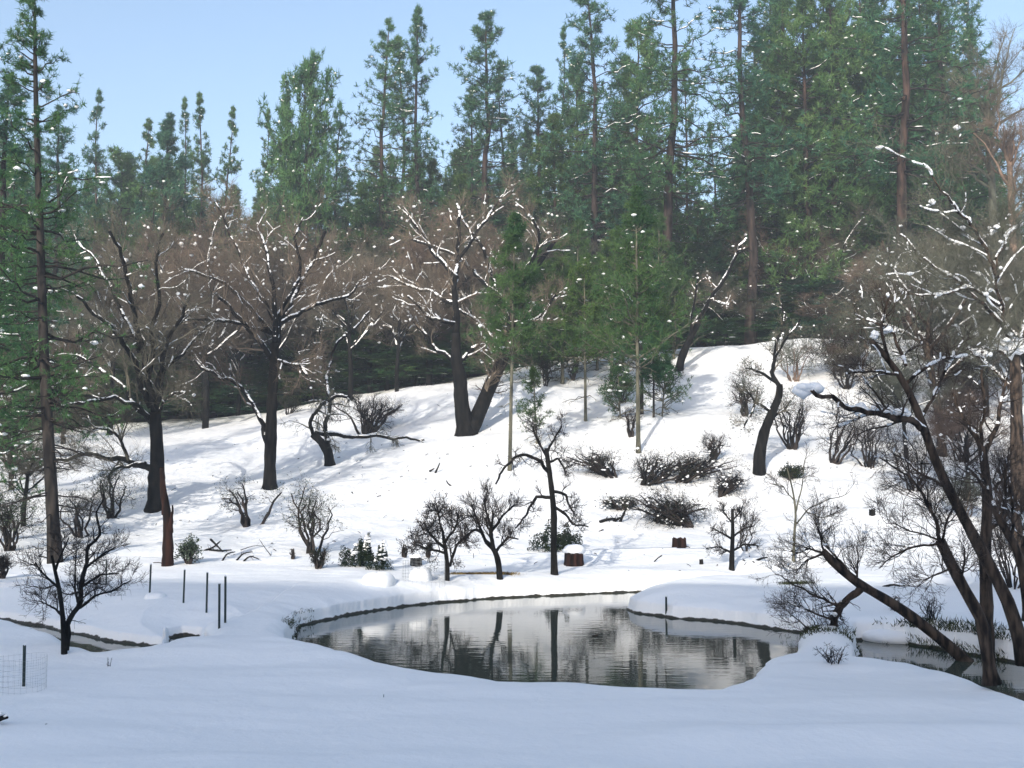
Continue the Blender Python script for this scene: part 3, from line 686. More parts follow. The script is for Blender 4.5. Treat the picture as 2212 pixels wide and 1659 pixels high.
traced('fruit_tree', 'round twiggy bare fruit tree, left of the pair on the far bank', 'tree', [
 ([(966, 1254), (966, 1215), (962, 1185), (958, 1160)], 6, 4), ([(972, 1222), (985, 1180), (1010, 1150)], 3.5, 2), ([(962, 1185), (930, 1155), (915, 1130)], 3.5, 2), ([(958, 1160), (950, 1120), (945, 1095)], 3, 1.5),
 ([(962, 1170), (990, 1130), (985, 1105)], 3, 1.5), ([(963, 1195), (925, 1185), (895, 1175)], 3, 1.5)], group=G3, tk='twig_dark', levels=FR, seed=10, snowp=0, leaf=('twig_dark', .03, 1))
traced('fruit_tree', 'crooked leaning bare fruit tree, right of the pair on the far bank', 'tree', [
 ([(1081, 1251), (1077, 1215), (1069, 1188), (1050, 1170)], 8, 5), ([(1050, 1170), (1040, 1148), (1020, 1145), (1005, 1165)], 4, 2), ([(1066, 1185), (1062, 1150), (1064, 1105)], 5, 2), ([(1045, 1160), (1030, 1120), (1020, 1090)], 3.5, 1.5),
 ([(1063, 1145), (1090, 1110), (1110, 1090)], 3.5, 1.5), ([(1072, 1190), (1100, 1160), (1120, 1165)], 3.5, 1.5), ([(1062, 1140), (1045, 1090), (1050, 1065)], 3, 1.5)], group=G3, tk='twig_dark', levels=((10, .8, (20, 60)), (6, .5, (20, 50)), (4, .3, (20, 50))), seed=12, snowp=0, up=.2)
traced('fruit_tree', 'small neat bare tree with level spreading branches right of the pond channel', 'tree', [
 ([(1580, 1232), (1581, 1200), (1583, 1150), (1582, 1100)], 6, 3), ([(1581, 1195), (1550, 1180), (1525, 1185)], 2.5, 1.2), ([(1581, 1190), (1610, 1175), (1640, 1180)], 2.5, 1.2), ([(1582, 1165), (1555, 1150), (1535, 1140)], 2.5, 1.2), ([(1582, 1160), (1612, 1140), (1630, 1135)], 2.5, 1.2), ([(1582, 1130), (1565, 1110), (1560, 1095)], 2, 1), ([(1582, 1125), (1600, 1105), (1605, 1090)], 2, 1)],
 group=G3, tk='twig_dark', levels=((9, .5, (30, 70)), (6, .3, (30, 65)), (3, .2, (30, 60))), seed=13, snowp=0)
traced('sapling', 'slender pale bare sapling forking above the slope foot on the right', 'tree', [
 ([(1713, 1213), (1716, 1150), (1720, 1110), (1713, 1060), (1700, 1010)], 4, 1.5), ([(1718, 1135), (1750, 1095), (1790, 1080), (1835, 1062)], 2.5, 1), ([(1718, 1110), (1735, 1040), (1738, 990)], 2.5, 1), ([(1715, 1080), (1690, 1050), (1670, 1045)], 2, 1), ([(1740, 1105), (1780, 1120), (1830, 1100)], 1.8, 1)],
 tk='twig_dark', bk='palebark', levels=((7, 1.0, (30, 60)), (5, .6, (30, 60)), (3, .35, (30, 60))), seed=14, snowp=0, group=G3)
traced('broken_snag', 'reddish broken dead trunk with splintered top standing before the left oak', 'snag', [
 ([(362, 1222), (363, 1180), (362, 1130), (360, 1100), (352, 1060), (350, 1010)], 13, 5), ([(368, 1150), (371, 1120), (372, 1092)], 6, 1.5), ([(356, 1110), (354, 1070)], 7, 2)],
 bk='redwood', levels=((0, .3, (30, 60)),), seed=15, snowp=0)
# near bare trees
traced('small_bare_tree', 'small many branched bare tree with twin stems by the left creek', 'tree', [
 ([(141, 1413), (136, 1331), (128, 1271), (119, 1234), (112, 1200)], 7, 3), ([(143, 1405), (150, 1357), (168, 1301), (187, 1219), (207, 1151), (220, 1070)], 7, 1.5), ([(158, 1322), (194, 1297), (239, 1275), (284, 1256)], 3.5, 1.2),
 ([(136, 1331), (110, 1310), (88, 1300)], 3, 1.2), ([(128, 1271), (95, 1240), (75, 1215)], 3, 1.2), ([(168, 1301), (160, 1240), (165, 1190)], 3, 1.2), ([(187, 1225), (220, 1200), (250, 1180)], 3, 1.2), ([(119, 1234), (135, 1190), (150, 1160)], 3, 1.2), ([(175, 1270), (215, 1240), (255, 1240)], 3, 1.2)],
 tk='twig_dark', bk='oakbark', levels=((11, .6, (25, 65)), (7, .36, (25, 60)), (5, .2, (25, 60))), seed=16, snowp=0, tmin=.15, twigr=.003, group='bare trees near the water')
WB = dict(tip_clumps=.02, tk='twig_brown', bk='willowbark', twigr=.0028, group='willow stems at the right bank')
traced('willow_tree', 'upright willow trunk with furrowed bark rising through the right clump', 'tree', [
 ([(2139, 1476), (2135, 1400), (2131, 1300), (2128, 1220), (2130, 1150), (2134, 1090), (2130, 1030), (2122, 965)], 15, 9),
 ([(2122, 970), (2103, 934), (2073, 886), (2060, 850)], 6, 2.5), ([(2125, 985), (2150, 930), (2160, 870), (2175, 820)], 6, 2.5), ([(2130, 1150), (2170, 1120), (2200, 1080)], 4, 2), ([(2130, 1060), (2100, 1020), (2080, 980)], 4, 2), ([(2135, 1100), (2165, 1030), (2190, 960)], 4, 2), ([(2120, 960), (2130, 880), (2120, 800)], 4, 2)],
 levels=((10, .9, (25, 65)), (7, .5, (25, 60)), (4, .26, (25, 60))), seed=17, snowp=.25, snow_thick=.018, **WB)
traced('willow_tree', 'broken topped willow stem with a spray of sprouts leaning left', 'tree', [
 ([(2141, 1440), (2121, 1338), (2088, 1282), (2058, 1226), (2031, 1168)], 13, 11), ([(2033, 1170), (2020, 1130), (2010, 1090)], 3, 1.5), ([(2035, 1172), (1990, 1180), (1930, 1200), (1900, 1230)], 3, 1.2), ([(2035, 1168), (1980, 1150), (1910, 1130)], 2.4, 1), ([(2036, 1165), (2050, 1120), (2060, 1080)], 3, 1), ([(2060, 1225), (2020, 1240), (1990, 1260)], 3, 1), ([(2030, 1170), (2000, 1080), (1960, 1030), (1900, 990)], 4, 1.5), ([(2075, 1255), (2085, 1210), (2080, 1180)], 3, 1)],
 levels=((11, .75, (20, 60)), (7, .42, (20, 55)), (5, .22, (20, 55))), seed=18, snowp=0, base=at(2141, 1440, 16.6), **WB)
b3 = at(2206, 1392, 18.5)
traced('willow_tree', 'long willow trunk sweeping up left with a snow heaped horizontal limb', 'tree', [
 ([(2215, 1400), (2181, 1301), (2139, 1226), (2099, 1150), (2050, 1061), (2013, 979), (1990, 904), (1957, 830), (1919, 773), (1882, 736)], 15, 6),
 ([(2000, 935), (1975, 908), (1945, 902), (1900, 897), (1845, 886), (1808, 870), (1752, 846)], 8, 4), ([(1880, 893), (1830, 915), (1790, 925)], 2.5, 1), ([(1957, 830), (1990, 800), (2040, 775), (2090, 768)], 4, 2), ([(1957, 790), (1930, 720), (1900, 700), (1870, 690)], 4, 2), ([(1990, 904), (2030, 830), (2060, 760)], 4, 2), ([(2050, 1060), (1990, 1020), (1930, 980)], 3.5, 1.5), ([(2080, 1110), (2030, 1000), (1990, 1000)], 3, 1.5), ([(1919, 773), (1900, 700), (1920, 640)], 4, 2), ([(1945, 810), (1880, 800), (1830, 810)], 3.5, 1.5)],
 levels=((9, 1.0, (25, 65)), (7, .55, (25, 60)), (4, .3, (25, 60))), seed=19, snowp=.3, snow_thick=.02, base=b3, lumps=[(1752, 838, 20), (1862, 882, 13), (1890, 886, 9), (1912, 889, 10), (1935, 893, 10), (1952, 896, 12), (1890, 722, 10), (1915, 716, 9)], **WB)
traced('willow_tree', 'fallen willow trunk arching from the right bank down toward the pond', 'tree', [
 ([(2140, 1464), (2080, 1420), (2000, 1355), (1940, 1310), (1885, 1278), (1860, 1265), (1820, 1235), (1790, 1205), (1778, 1190)], 15, 8),
 ([(1863, 1268), (1840, 1287), (1815, 1312), (1800, 1345), (1787, 1374)], 8, 5), ([(1862, 1262), (1832, 1232), (1800, 1195), (1770, 1150)], 4, 1.5), ([(1815, 1312), (1770, 1290), (1720, 1265), (1680, 1240)], 3, 1), ([(1800, 1340), (1750, 1320), (1700, 1300)], 2.6, 1), ([(1785, 1195), (1750, 1185), (1710, 1200)], 3, 1), ([(1790, 1205), (1770, 1160), (1760, 1120)], 3, 1), ([(1790, 1370), (1750, 1360), (1710, 1330)], 2.6, 1),
 ([(1780, 1195), (1740, 1210), (1720, 1240)], 3, 1), ([(1850, 1255), (1855, 1210), (1850, 1180)], 2.5, 1), ([(1795, 1350), (1770, 1390), (1765, 1420)], 2.5, 1)],
 levels=((13, .85, (20, 60)), (7, .45, (20, 55)), (4, .24, (20, 55))), seed=20, snowp=.12, snow_thick=.02, dzf=.25, **WB)
traced('willow_tree', 'dark crooked willow stem at the right edge behind the upright trunk', 'tree', [
 ([(2222, 1310), (2207, 1215), (2184, 1163), (2160, 1125), (2147, 1095)], 11, 7), ([(2150, 1100), (2130, 1040), (2100, 1000)], 4, 2), ([(2207, 1215), (2212, 1150), (2205, 1090)], 5, 2), ([(2184, 1163), (2190, 1100), (2180, 1050)], 4, 2), ([(2160, 1120), (2175, 1060), (2170, 1000)], 4, 2)],
 levels=((9, .9, (25, 65)), (6, .5, (25, 60)), (4, .3, (25, 60))), seed=21, snowp=.3, snow_thick=.02, base=at(2222, 1310, 20), **WB)
traced('oak_tree', 'thick brown trunk at the right edge carrying a heap of snow in its fork', 'tree', [
 ([(2200, 1190), (2199, 1100), (2197, 1000), (2196, 900), (2194, 800), (2190, 765)], 18, 14), ([(2190, 770), (2170, 730), (2160, 650), (2150, 560)], 7, 3), ([(2190, 770), (2212, 700), (2225, 620)], 7, 3), ([(2190, 780), (2150, 755), (2120, 760)], 6, 3), ([(2196, 850), (2150, 800), (2100, 760), (2060, 700)], 6, 3),
 ([(2165, 700), (2110, 640), (2060, 600), (2000, 560)], 6, 3), ([(2155, 600), (2110, 500), (2080, 460), (2020, 390), (2000, 360)], 6, 2), ([(2150, 560), (2180, 500), (2220, 480)], 5, 3), ([(2160, 660), (2090, 620), (1990, 640), (1940, 620)], 5, 2)],
 bk='willowbark', tk='twig', levels=BIG, seed=22, lumps=[(2190, 755, 24), (2165, 745, 16), (2210, 740, 20), (2130, 762, 12)], snowp=.65, group=G2, snow_thick=.05)
traced('oak_tree', 'leaning brown oak left of the right edge trunk, upper limbs striped with snow', 'tree', [
 ([(2035, 985), (2030, 900), (2010, 800), (2000, 740)], 12, 8), ([(2000, 745), (1980, 700), (1950, 660), (1920, 610)], 7, 3), ([(2000, 745), (1960, 720), (1900, 700), (1870, 690)], 6, 3), ([(2005, 760), (2050, 700), (2090, 650), (2060, 600), (2000, 560)], 7, 3), ([(2010, 800), (1990, 770), (1930, 760)], 5, 3), ([(2005, 740), (2010, 650), (1990, 560), (1950, 500)], 6, 3), ([(2020, 840), (2080, 770), (2140, 740)], 6, 3), ([(2000, 700), (1940, 600), (1900, 520)], 5, 3)],
 bk='willowbark', tk='twig', levels=BIG, seed=23, snowp=.7, group=G2, snow_thick=.05)

# ------------------------------------------------------------------ background bare crowns (brown twig haze behind the oaks)
def bare_proto(H, R, seed, tk='twig', bk='oakbark', snow=.45, nlimb=9, up=.12, lean=.5, K=(10, 8, 11), trunkf=.3, rt=.19, name='oak_tree'):
    r = np.random.default_rng(seed); root = thing(name, '', 'tree')
    tp = np.array([[0, 0, -.4], [.1, 0, H * trunkf * .5], [0, .1, H * trunkf], [-.1, .1, H * trunkf * 1.6]]); TP = resample(tp, 8); TR = np.linspace(rt, rt * .6, 8)
    gt = Geo(); tubes(gt, TP, TR, 9)
    A, AR = spawn(TP[None], TR[None], nlimb, R * 1.35, (20, 62), 10, .16, .18, .62, .55, 1, .03, r=r, lt=.1, taper=.25)
    tubes(gt, A, AR, 6)
    gs, gw = Geo(), Geo()
    P1, R1 = spawn(A, AR, K[0], R * .62, (25, 65), 8, .22, up, .5, .25, 1, .015, r=r); tubes(gw, P1, R1, 4)
    P2, R2 = spawn(P1, R1, K[1], R * .30, (25, 65), 5, .22, up, .5, .15, 1, .008, r=r); tubes(gw, P2, R2, 3)
    P3, R3 = spawn(P2, R2, K[2], R * .17, (25, 60), 4, .2, up, .6, .1, 1, .0065, r=r); tubes(gw, P3, R3, 3)
    if snow:
        snow_on(gs, A, AR, snow, r, 6, .05); k = r.random(len(P1)) < .4; snow_on(gs, P1[k], R1[k], snow * .6, r, 5, .04)
        q = P2[r.random(len(P2)) < .05]; clumps(gs, q[:, 2], r.uniform(.04, .14, len(q)), r, .8)
    part(gt, 'trunk', M[bk], root); part(gw, 'twigs', M[tk], root); part(gs, 'snow_load', M['snow'], root)
    return root
PX['oakA'] = [bare_proto(12, 4.6, 101), 12, False]; PX['oakB'] = [bare_proto(12, 5.0, 102, lean=.3), 12, False]; PX['oakC'] = [bare_proto(12, 4.2, 103, snow=.12), 12, False]
PX['tallbare'] = [bare_proto(26, 4.6, 104, snow=0, nlimb=16, trunkf=.45, K=(9, 7, 6), rt=.35, name='bare_tree', bk='twig'), 26, False]
G4 = 'brown twiggy oaks at the forest edge'
for px, py, d, key, lab, wd in [
 (455, 440, 92, 'oakA', 'reddish brown twiggy crown rising behind the second oak from the left', 1.25), (600, 470, 96, 'oakC', 'brown leafless crown directly behind the straight dark oak', 1.1),
 (250, 520, 88, 'oakB', 'grey brown snow dotted crown behind the old mossy oak', 1.2), (350, 430, 100, 'oakC', 'grey twiggy crown high behind the old mossy oak', 1.1),
 (150, 600, 80, 'oakA', 'snow flecked bare crown just right of the big left pine trunk', 1.0), (760, 520, 94, 'oakA', 'brown bare crown between the straight oak and the forked oak', 1.2),
 (700, 420, 108, 'oakC', 'faint grey brown crown below the broad bushy pine', 1.1), (930, 375, 100, 'oakC', 'tall russet twig crown left above the forked oak', 1.3), (1010, 400, 102, 'oakC', 'russet rounded crown right above the forked oak', 1.3),
 (860, 560, 92, 'oakB', 'brown crown with snowy twigs left of the forked oak', 1.0), (1190, 420, 108, 'oakC', 'pinkish brown crown behind the young pines', 1.2), (1260, 560, 106, 'oakC', 'thin brown crown under the big airy pine', 1.0),
 (1640, 600, 108, 'oakC', 'rust coloured twig screen behind the curved oak', 1.2), (1560, 480, 112, 'oakC', 'brown brush crown at the foot of the bright sky gap', 1.0), (1780, 640, 100, 'oakB', 'grey brown bare crown right of the curved oak', 1.2),
 (1880, 520, 84, 'oakA', 'brown snow streaked crown under the orange barked giant', 1.3), (2000, 470, 74, 'oakC', 'dull brown twiggy crown behind the right hand oaks', 1.2), (2110, 420, 66, 'oakA', 'tall brown crown near the right edge with snow in its forks', 1.2), (2200, 380, 60, 'oakC', 'dark brown crown cut by the right edge', 1.2),
 (1800, 740, 78, 'oakC', 'low grey bare crown on the slope above the snow heaped limb', .8), (1950, 760, 60, 'oakB', 'bare thicket crown on the slope behind the willow', .9), (2080, 800, 52, 'oakC', 'low brown bare crown behind the upright willow', .9),
 (40, 700, 62, 'oakB', 'shaded bare crown at the left edge below the dark pines', 1.0), (60, 900, 50, 'oakC', 'low grey bare thicket crown behind the big left pine trunk', .9), (520, 600, 100, 'oakB', 'bare crown filling behind the side stem of the straight oak', 1.1)]:
    place(key, px, py, d, lab, G4, wid=wd)
br = np.random.default_rng(9)
for k in range(38):
    px = br.uniform(110, 1020) if k < 26 else br.uniform(1540, 2230)
    d = br.uniform(99, 109); py = br.uniform(430, 650)
    side = 'left' if px < 1200 else 'right'
    place(br.choice(['oakA', 'oakB', 'oakC', 'oakC']), px, py, d, lm_label('leafless twiggy crown', px, 'higher' if py < 575 else 'lower'), 'merging bare crowns at the forest edge', wid=br.uniform(1.0, 1.35))
place('tallbare', 2125, -20, 95, 'tall grey leafless tree at the upper right edge of the forest', None, wid=1.1)
place('tallbare', 2175, 150, 90, 'shorter grey leafless tree cut by the right edge of the picture', None, wid=1.1)


# ------------------------------------------------------------------ shrubs
def shrub(name, label, px, py, wpx, hpx, seed, cat='shrub', stems=7, leaf=None, snow=0, tk='twig_dark', levels=((6, .5), (5, .3), (4, .17)), group=None, open_=60, up=.12, wander=.25, r0=3.0, base=None, twigr=.004, nleaf=2, lean=0):
    r = np.random.default_rng(seed); b = ground(px, py) if base is None else base; d = b[1]; m = mpp(d); root = thing(name, label, cat, b, group)
    Hm, Wm = hpx * m, wpx * m / 2; P, R = [], []
    for k in range(stems):
        az = r.uniform(0, 6.28); e = math.sqrt(r.random()) * Wm * .8
        p0 = b + np.array([math.cos(az) * e * .18, math.sin(az) * e * .18, -.12]); p2 = b + np.array([math.cos(az) * e + lean * Hm, math.sin(az) * e, Hm * r.uniform(.55, .85) * (1 - .3 * (e / Wm) ** 2)])
        mid = p0 * .5 + p2 * .5 + np.array([math.cos(az) * e * -.08, 0, Hm * .06]) + r.normal(size=3) * Hm * .07
        P.append(resample([p0, mid, p2], 8) + np.vstack([np.zeros(3), r.normal(size=(7, 3)) * Hm * .02])); R.append(np.linspace(r0, r0 * .35, 8) * m)
    P, R = np.array(P), np.array(R); g = Geo(); tubes(g, P, R, 6); part(g, 'stems', M[tk], root)
    gt, gs = Geo(), Geo(); Q, QR = P, R
    for K, L in levels:
        Q, QR = spawn(Q, QR, K, L * Hm, (25, 70), 5, wander, up, .55, .3, 1, twigr, r=r); tubes(gt, Q, QR, 3)
    part(gt, 'twigs', M[tk], root)
    if leaf:
        mn, size = leaf; c = Q[:, -1].repeat(nleaf, 0); c = c + r.normal(size=c.shape) * size * 1.4; gl = Geo(); leaves(gl, c, size, r); part(gl, 'foliage', M[mn], root, False)
    if snow:
        c = Q[r.random(len(Q)) < snow][:, -1]; clumps(gs, c, r.uniform(.5, 1.6, len(c)) * 2.4 * m, r, .6); part(gs, 'snow_load', M['snow'], root)
    return root
def heap(name, label, items, cat, material, seed, leafsz=.05, n=1800, group=None, snowtop=True):
    """snow bowed evergreen: leafy domes given as (px, py_base, half width px, height px)"""
    r = np.random.default_rng(seed); b = ground(items[0][0], items[0][1]); root = thing(name, label, cat, b, group); m = mpp(b[1]); gl, gs, gt = Geo(), Geo(), Geo()
    for x, y, w, h in items:
        c = at(x, y, b[1] + r.normal() * .1); u = norm(r.normal(size=(n, 3))); u[:, 2] = np.abs(u[:, 2]) ; rr = r.uniform(.55, 1.05, (n, 1)) * (1 + .25 * np.sin(u[:, :1] * 7 + seed))
        q = c + u * rr * np.array([w * m, w * m, h * m]); leaves(gl, q, leafsz, r)
        k = 12; az = r.uniform(0, 6.28, k); e = np.stack([c + np.array([np.cos(a_) * w * m * .7, np.sin(a_) * w * m * .7, h * m * .6]) for a_ in az]); P = np.stack([np.linspace(c - [0, 0, .1], e_, 5) for e_ in e]); tubes(gt, P, np.full((k, 5), .008), 4)
        if snowtop:
            q = q[(u[:, 2] > .6) & (q[:, 0] > c[0] - w * m * .3)][:34]; clumps(gs, q + [0, 0, .05], r.uniform(1, 3, len(q)) * 2.2 * m, r, .5)
    part(gt, 'stems', M['twig_dark'], root); part(gl, 'foliage', M[material], root, False); part(gs, 'snow_load', M['snow'], root)
GS = 'bare shrubs scattered over the slope'
shrub('shrub', 'round bare bush with dense fan of twigs behind the long horizontal limb', 790, 938, 200, 95, 201, stems=15, group=GS, levels=((8, .5), (6, .3), (4, .17)))
shrub('manzanita', 'twisted manzanita with leafy tufts below the straight dark oak', 541, 1137, 190, 125, 202, stems=5, leaf=('leaf_grey', .04), levels=((5, .38), (4, .26), (3, .15)), wander=.4, r0=4, group=GS)
shrub('manzanita', 'taller manzanita with many curved stems above a dense little bush', 672, 1195, 230, 165, 203, stems=8, leaf=('leaf_grey', .035), levels=((6, .38), (5, .25), (3, .14)), wander=.35, r0=3.6, group=GS)
shrub('shrub', 'dense knee high twiggy bush at the foot of the taller manzanita', 688, 1228, 55, 50, 204, stems=14, group=GS, levels=((6, .4), (5, .25)), leaf=('leaf', .022))
shrub('shrub', 'tiny dark tuft of stems left of the manzanita bush', 632, 1208, 16, 30, 205, stems=9, group=GS, levels=((4, .3),))
shrub('shrub', 'small rounded grey green leafy bush right of the broken snag', 410, 1218, 55, 60, 206, stems=7, leaf=('leaf_grey', .045), nleaf=4, group=GS, levels=((5, .4), (4, .25), (2, .15)))
heap('snowy_evergreen', 'dark evergreen mound bowed under snow, the bigger left one of the pair', [(765, 1222, 34, 42), (790, 1212, 18, 50)], 'shrub', 'leaf', 207, .035, 2600)
heap('snowy_evergreen', 'smaller dark evergreen dome right beside the bigger snowy mound', [(818, 1230, 26, 38), (826, 1205, 9, 30)], 'shrub', 'leaf', 208, .03, 2000)
heap('evergreen_bush', 'dark leafy bush wrapped round the foot of the tall bare tree', [(1188, 1190, 38, 55), (1225, 1185, 28, 42)], 'shrub', 'leaf', 209, .055, 1500, snowtop=False)
shrub('shrub', 'dark little upright plant left of the snowy mound mesh cage', 873, 1204, 18, 34, 210, stems=6, leaf=('leaf', .03), levels=((3, .3),))
shrub('shrub', 'dark leafy shoot standing just left of the round fruit tree', 925, 1205, 22, 44, 211, stems=8, leaf=('leaf', .03), nleaf=3, levels=((4, .3), (3, .2)))
G5 = 'snow pressed brush on the right slope'
for k, (x, y, w_, h_, lab) in enumerate([(1320, 1030, 90, 70, 'dark snow pressed brush heap at the upper left of the brush field'), (1395, 1045, 120, 85, 'biggest dark brush heap directly below the pale pine trunk'), (1470, 1040, 90, 75, 'snow pressed brush heap right of the pale pine trunk base'),
        (1345, 1100, 60, 30, 'low flattened brush poking out at the lower left of the brush field'), (1425, 1130, 90, 65, 'lower middle brush heap with snow lying in its stems'), (1485, 1138, 95, 90, 'lower right brush heap with arching stems'), (1560, 1070, 60, 60, 'thin arching brush between the heaps and the curved oak')]):
    shrub('brush_heap', lab, x, y, w_ * 1.9, h_ * .9, 220 + k, stems=17, lean=(-.9, .6, 1.0, -.6, .8, -1.0, .5)[k], group=G5, levels=((6, .85), (5, .5), (3, .22)), up=-.04, wander=.42, r0=3.0, snow=.05, leaf=('leaf', .035) if k != 6 else None, nleaf=1, tk='twig_dark')
shrub('shrub', 'bare upright shrub with snow at its base left of the curved oak foot', 1541, 998, 60, 75, 230, stems=8, group=GS)
shrub('shrub', 'brown twiggy shrub clinging to the left of the curved oak', 1612, 900, 90, 100, 231, stems=9, leaf=('leaf', .04), nleaf=1, group=GS)
shrub('shrub', 'bare bush of fine stems right of the curved oak trunk', 1712, 970, 95, 130, 232, stems=9, group=GS)
shrub('shrub', 'bare bush leaning right beyond the curved oak', 1800, 1000, 80, 130, 233, stems=6, group=GS, lean=.25)
shrub('shrub', 'dark snow flattened bush beside the foot of the curved oak', 1700, 1035, 90, 34, 234, stems=9, leaf=('leaf', .05), nleaf=2, group=GS, up=-.1)
shrub('shrub', 'small snow dusted bare bush on the crest left of the thin dark sapling', 1237, 823, 45, 60, 235, stems=7, snow=.05, group=GS, r0=2)
shrub('shrub', 'faint bare bush on the crest right of the forked oak', 1180, 835, 60, 70, 236, stems=7, leaf=('leaf', .05), nleaf=1, group=GS, r0=1.5)
shrub('shrub', 'spreading dark bush around the paired pine trunks', 1345, 870, 120, 80, 237, stems=9, leaf=('leaf', .06), nleaf=2, group=GS, r0=1.5)
shrub('shrub', 'thin bush right of the paired pine trunks near the crest', 1440, 850, 90, 60, 238, stems=8, leaf=('leaf', .05), nleaf=1, group=GS, r0=1.5)
shrub('shrub', 'bare bush with low bent twigs at the foot of the pale pine trunk', 1362, 945, 60, 70, 239, stems=5, group=GS, wander=.4)
shrub('shrub', 'slim twin stemmed bare shrub behind the small neat tree', 1610, 1190, 45, 130, 240, stems=4, group=GS, r0=1.6)
shrub('shrub', 'dark green bush thicket at the left edge below the big pine branches', 25, 1010, 130, 110, 241, stems=12, leaf=('leaf_grey', .05), nleaf=3, group='left edge thickets')
shrub('shrub', 'leafy thicket at the left edge beside the big pine trunk foot', 20, 1190, 110, 140, 242, stems=10, leaf=('leaf_grey', .04), nleaf=2, group='left edge thickets')
shrub('shrub', 'small dark bush at the left edge on the shadow line', 5, 1250, 40, 60, 243, stems=12, group='left edge thickets')
shrub('shrub', 'grey green drooping bush in front of the old mossy oak', 240, 1120, 110, 120, 244, stems=5, leaf=('leaf_grey', .04), nleaf=2, wander=.4, group='left edge thickets')
shrub('shrub', 'bare bush behind the big pine trunk, right side', 175, 1160, 110, 130, 245, stems=6, leaf=('leaf_grey', .035), nleaf=1, wander=.35, group='left edge thickets')
shrub('shrub', 'dark bush at the crest left of the long horizontal limb', 625, 895, 60, 40, 246, stems=8, leaf=('leaf', .05), group=GS, r0=1.5)
G6 = 'bare thicket behind the willow stems'
for k, (x, y, w_, h_, lab) in enumerate([(1880, 1010, 120, 130, 'pale bare thicket left of the sweeping willow trunk'), (1980, 1060, 130, 150, 'bare thicket seen between the willow stems, upper part'), (2080, 1000, 130, 150, 'grey thicket right of the sweeping willow trunk'), (2175, 1080, 110, 160, 'bare thicket beside the thick right edge trunk'),
        (2190, 1270, 110, 190, 'brown thicket low at the right edge behind the crooked stem'), (1940, 900, 130, 120, 'thicket on the slope above the snow heaped limb'), (2080, 870, 130, 120, 'thicket on the upper slope at the right'), (1830, 840, 110, 90, 'low bush on the slope right of the curved oak crown')]):
    shrub('shrub', lab, x, y, w_, h_, 250 + k, stems=9, group=G6, levels=((7, .5), (6, .3), (4, .16)), r0=2.2, snow=.006)
tr_ = np.random.default_rng(31)
LR_ = [(1700, 'the curved oak'), (1790, 'the long limb tip'), (1900, 'the snow heaped limb'), (1990, 'the sweeping willow trunk'), (2070, 'the broken willow stem'), (2130, 'the upright willow trunk'), (2200, 'the thick right edge trunk')]
for k in range(20):
    x, y = tr_.uniform(1700, 2240), tr_.uniform(745, 930) if k < 18 else tr_.uniform(930, 1190)
    if y > 1000 and x < 1980: x += 260
    x0, nm = min(LR_, key=lambda q: abs(q[0] - x)); w_ = tr_.uniform(90, 170); h_ = tr_.uniform(80, 150)
    shrub('shrub', '%s bush %s %s, %s the slope' % ('broad' if w_ > 130 else 'narrow', 'left of' if x < x0 - 12 else ('right of' if x > x0 + 12 else 'behind'), nm, 'at the top of' if y < 840 else ('high on' if y < 930 else ('midway down' if y < 1060 else 'low on'))),
          x, y, w_, h_, 700 + k, stems=8, group=G6, levels=((7, .55), (6, .33), (5, .18)), r0=1.8, snow=.008, tk='twig' if k % 3 else 'twig_brown', leaf=('leaf_grey', .06) if k % 4 == 0 else None, nleaf=1, twigr=.008)
for k, (x, y, w_, h_, lab) in enumerate([(2010, 1340, 70, 60, 'fine reed clump on the far side of the right creek'), (1935, 1320, 40, 40, 'thin reeds right of the fallen willow bend'), (1920, 1418, 60, 34, 'dark bramble on the creek edge under the fallen willow'), (2040, 1440, 60, 44, 'bramble at the near creek edge beside the fallen willow'), (1800, 1432, 90, 50, 'twiggy bramble poking from the snow mound at the pond corner')]):
    shrub('bramble', lab, x, y, w_, h_, 270 + k, stems=11, group='brambles along the right creek', levels=((5, .4), (4, .25)), r0=1.4, twigr=.003, up=-.02)
shrub('bramble', 'thin dead stalks in the snow beside the left creek', 236, 1440, 16, 26, 280, stems=3, levels=((2, .2),), r0=1)

# ------------------------------------------------------------------ posts, cages and small things
def post(label, x, yb, yt, wpx=3.4, group='dark steel fence posts standing in the snow', lean=0):
    b = ground(x, yb); t = at(x + lean, yt, b[1]); r0 = wpx * mpp(b[1]) * .5; root = thing('fence_post', label, 'fence post', b, group)
    g = Geo(); b2 = b - [0, 0, .3]; H = t[2] - b2[2]; ax = t - b2
    w, th = r0 * 1.25, r0 * .35                  # T section: flange and web
    for (x0, x1, y0, y1) in ((-w, w, -th, th), (-th, th, th, w * 1.5)):
        V = [b2 + f * ax + np.array([xx, yy, 0]) for f in (0, 1) for xx, yy in ((x0, y0), (x1, y0), (x1, y1), (x0, y1))]
        g.add(V, None, [(0, 1, 5, 4), (1, 2, 6, 5), (2, 3, 7, 6), (3, 0, 4, 7), (4, 5, 6, 7), (3, 2, 1, 0)])
    part(g, 'post_shaft', M['steel'], root, False)
    g = Geo(); s0 = b2 + ax * .9
    for k in range(9):                            # small studs that hold the wire
        c = b2 + ax * (.35 + k * .06) + np.array([0, -th * 1.6, 0]); g.add(c + np.array([[-th, -th, 0], [th, -th, 0], [th, th, 0], [-th, th, 0], [0, -th, th * 3]]), [(0, 1, 4), (1, 2, 4), (2, 3, 4), (3, 0, 4)], [(3, 2, 1, 0)])
    part(g, 'studs', M['steel'], root, False)
    g = Geo(); c = t + np.array([0, 0, 0]); clumps(g, c[None] + [0, 0, r0 * .4], [r0 * 1.5], np.random.default_rng(int(x)), .8); part(g, 'snow_cap', M['snow'], root)
post('leftmost post of the row across the field, half hidden by the small bare tree', 230, 1262, 1210, 2.6)
post('post with a small snow heap at its foot, second in the row', 323, 1285, 1219, 3, lean=3)
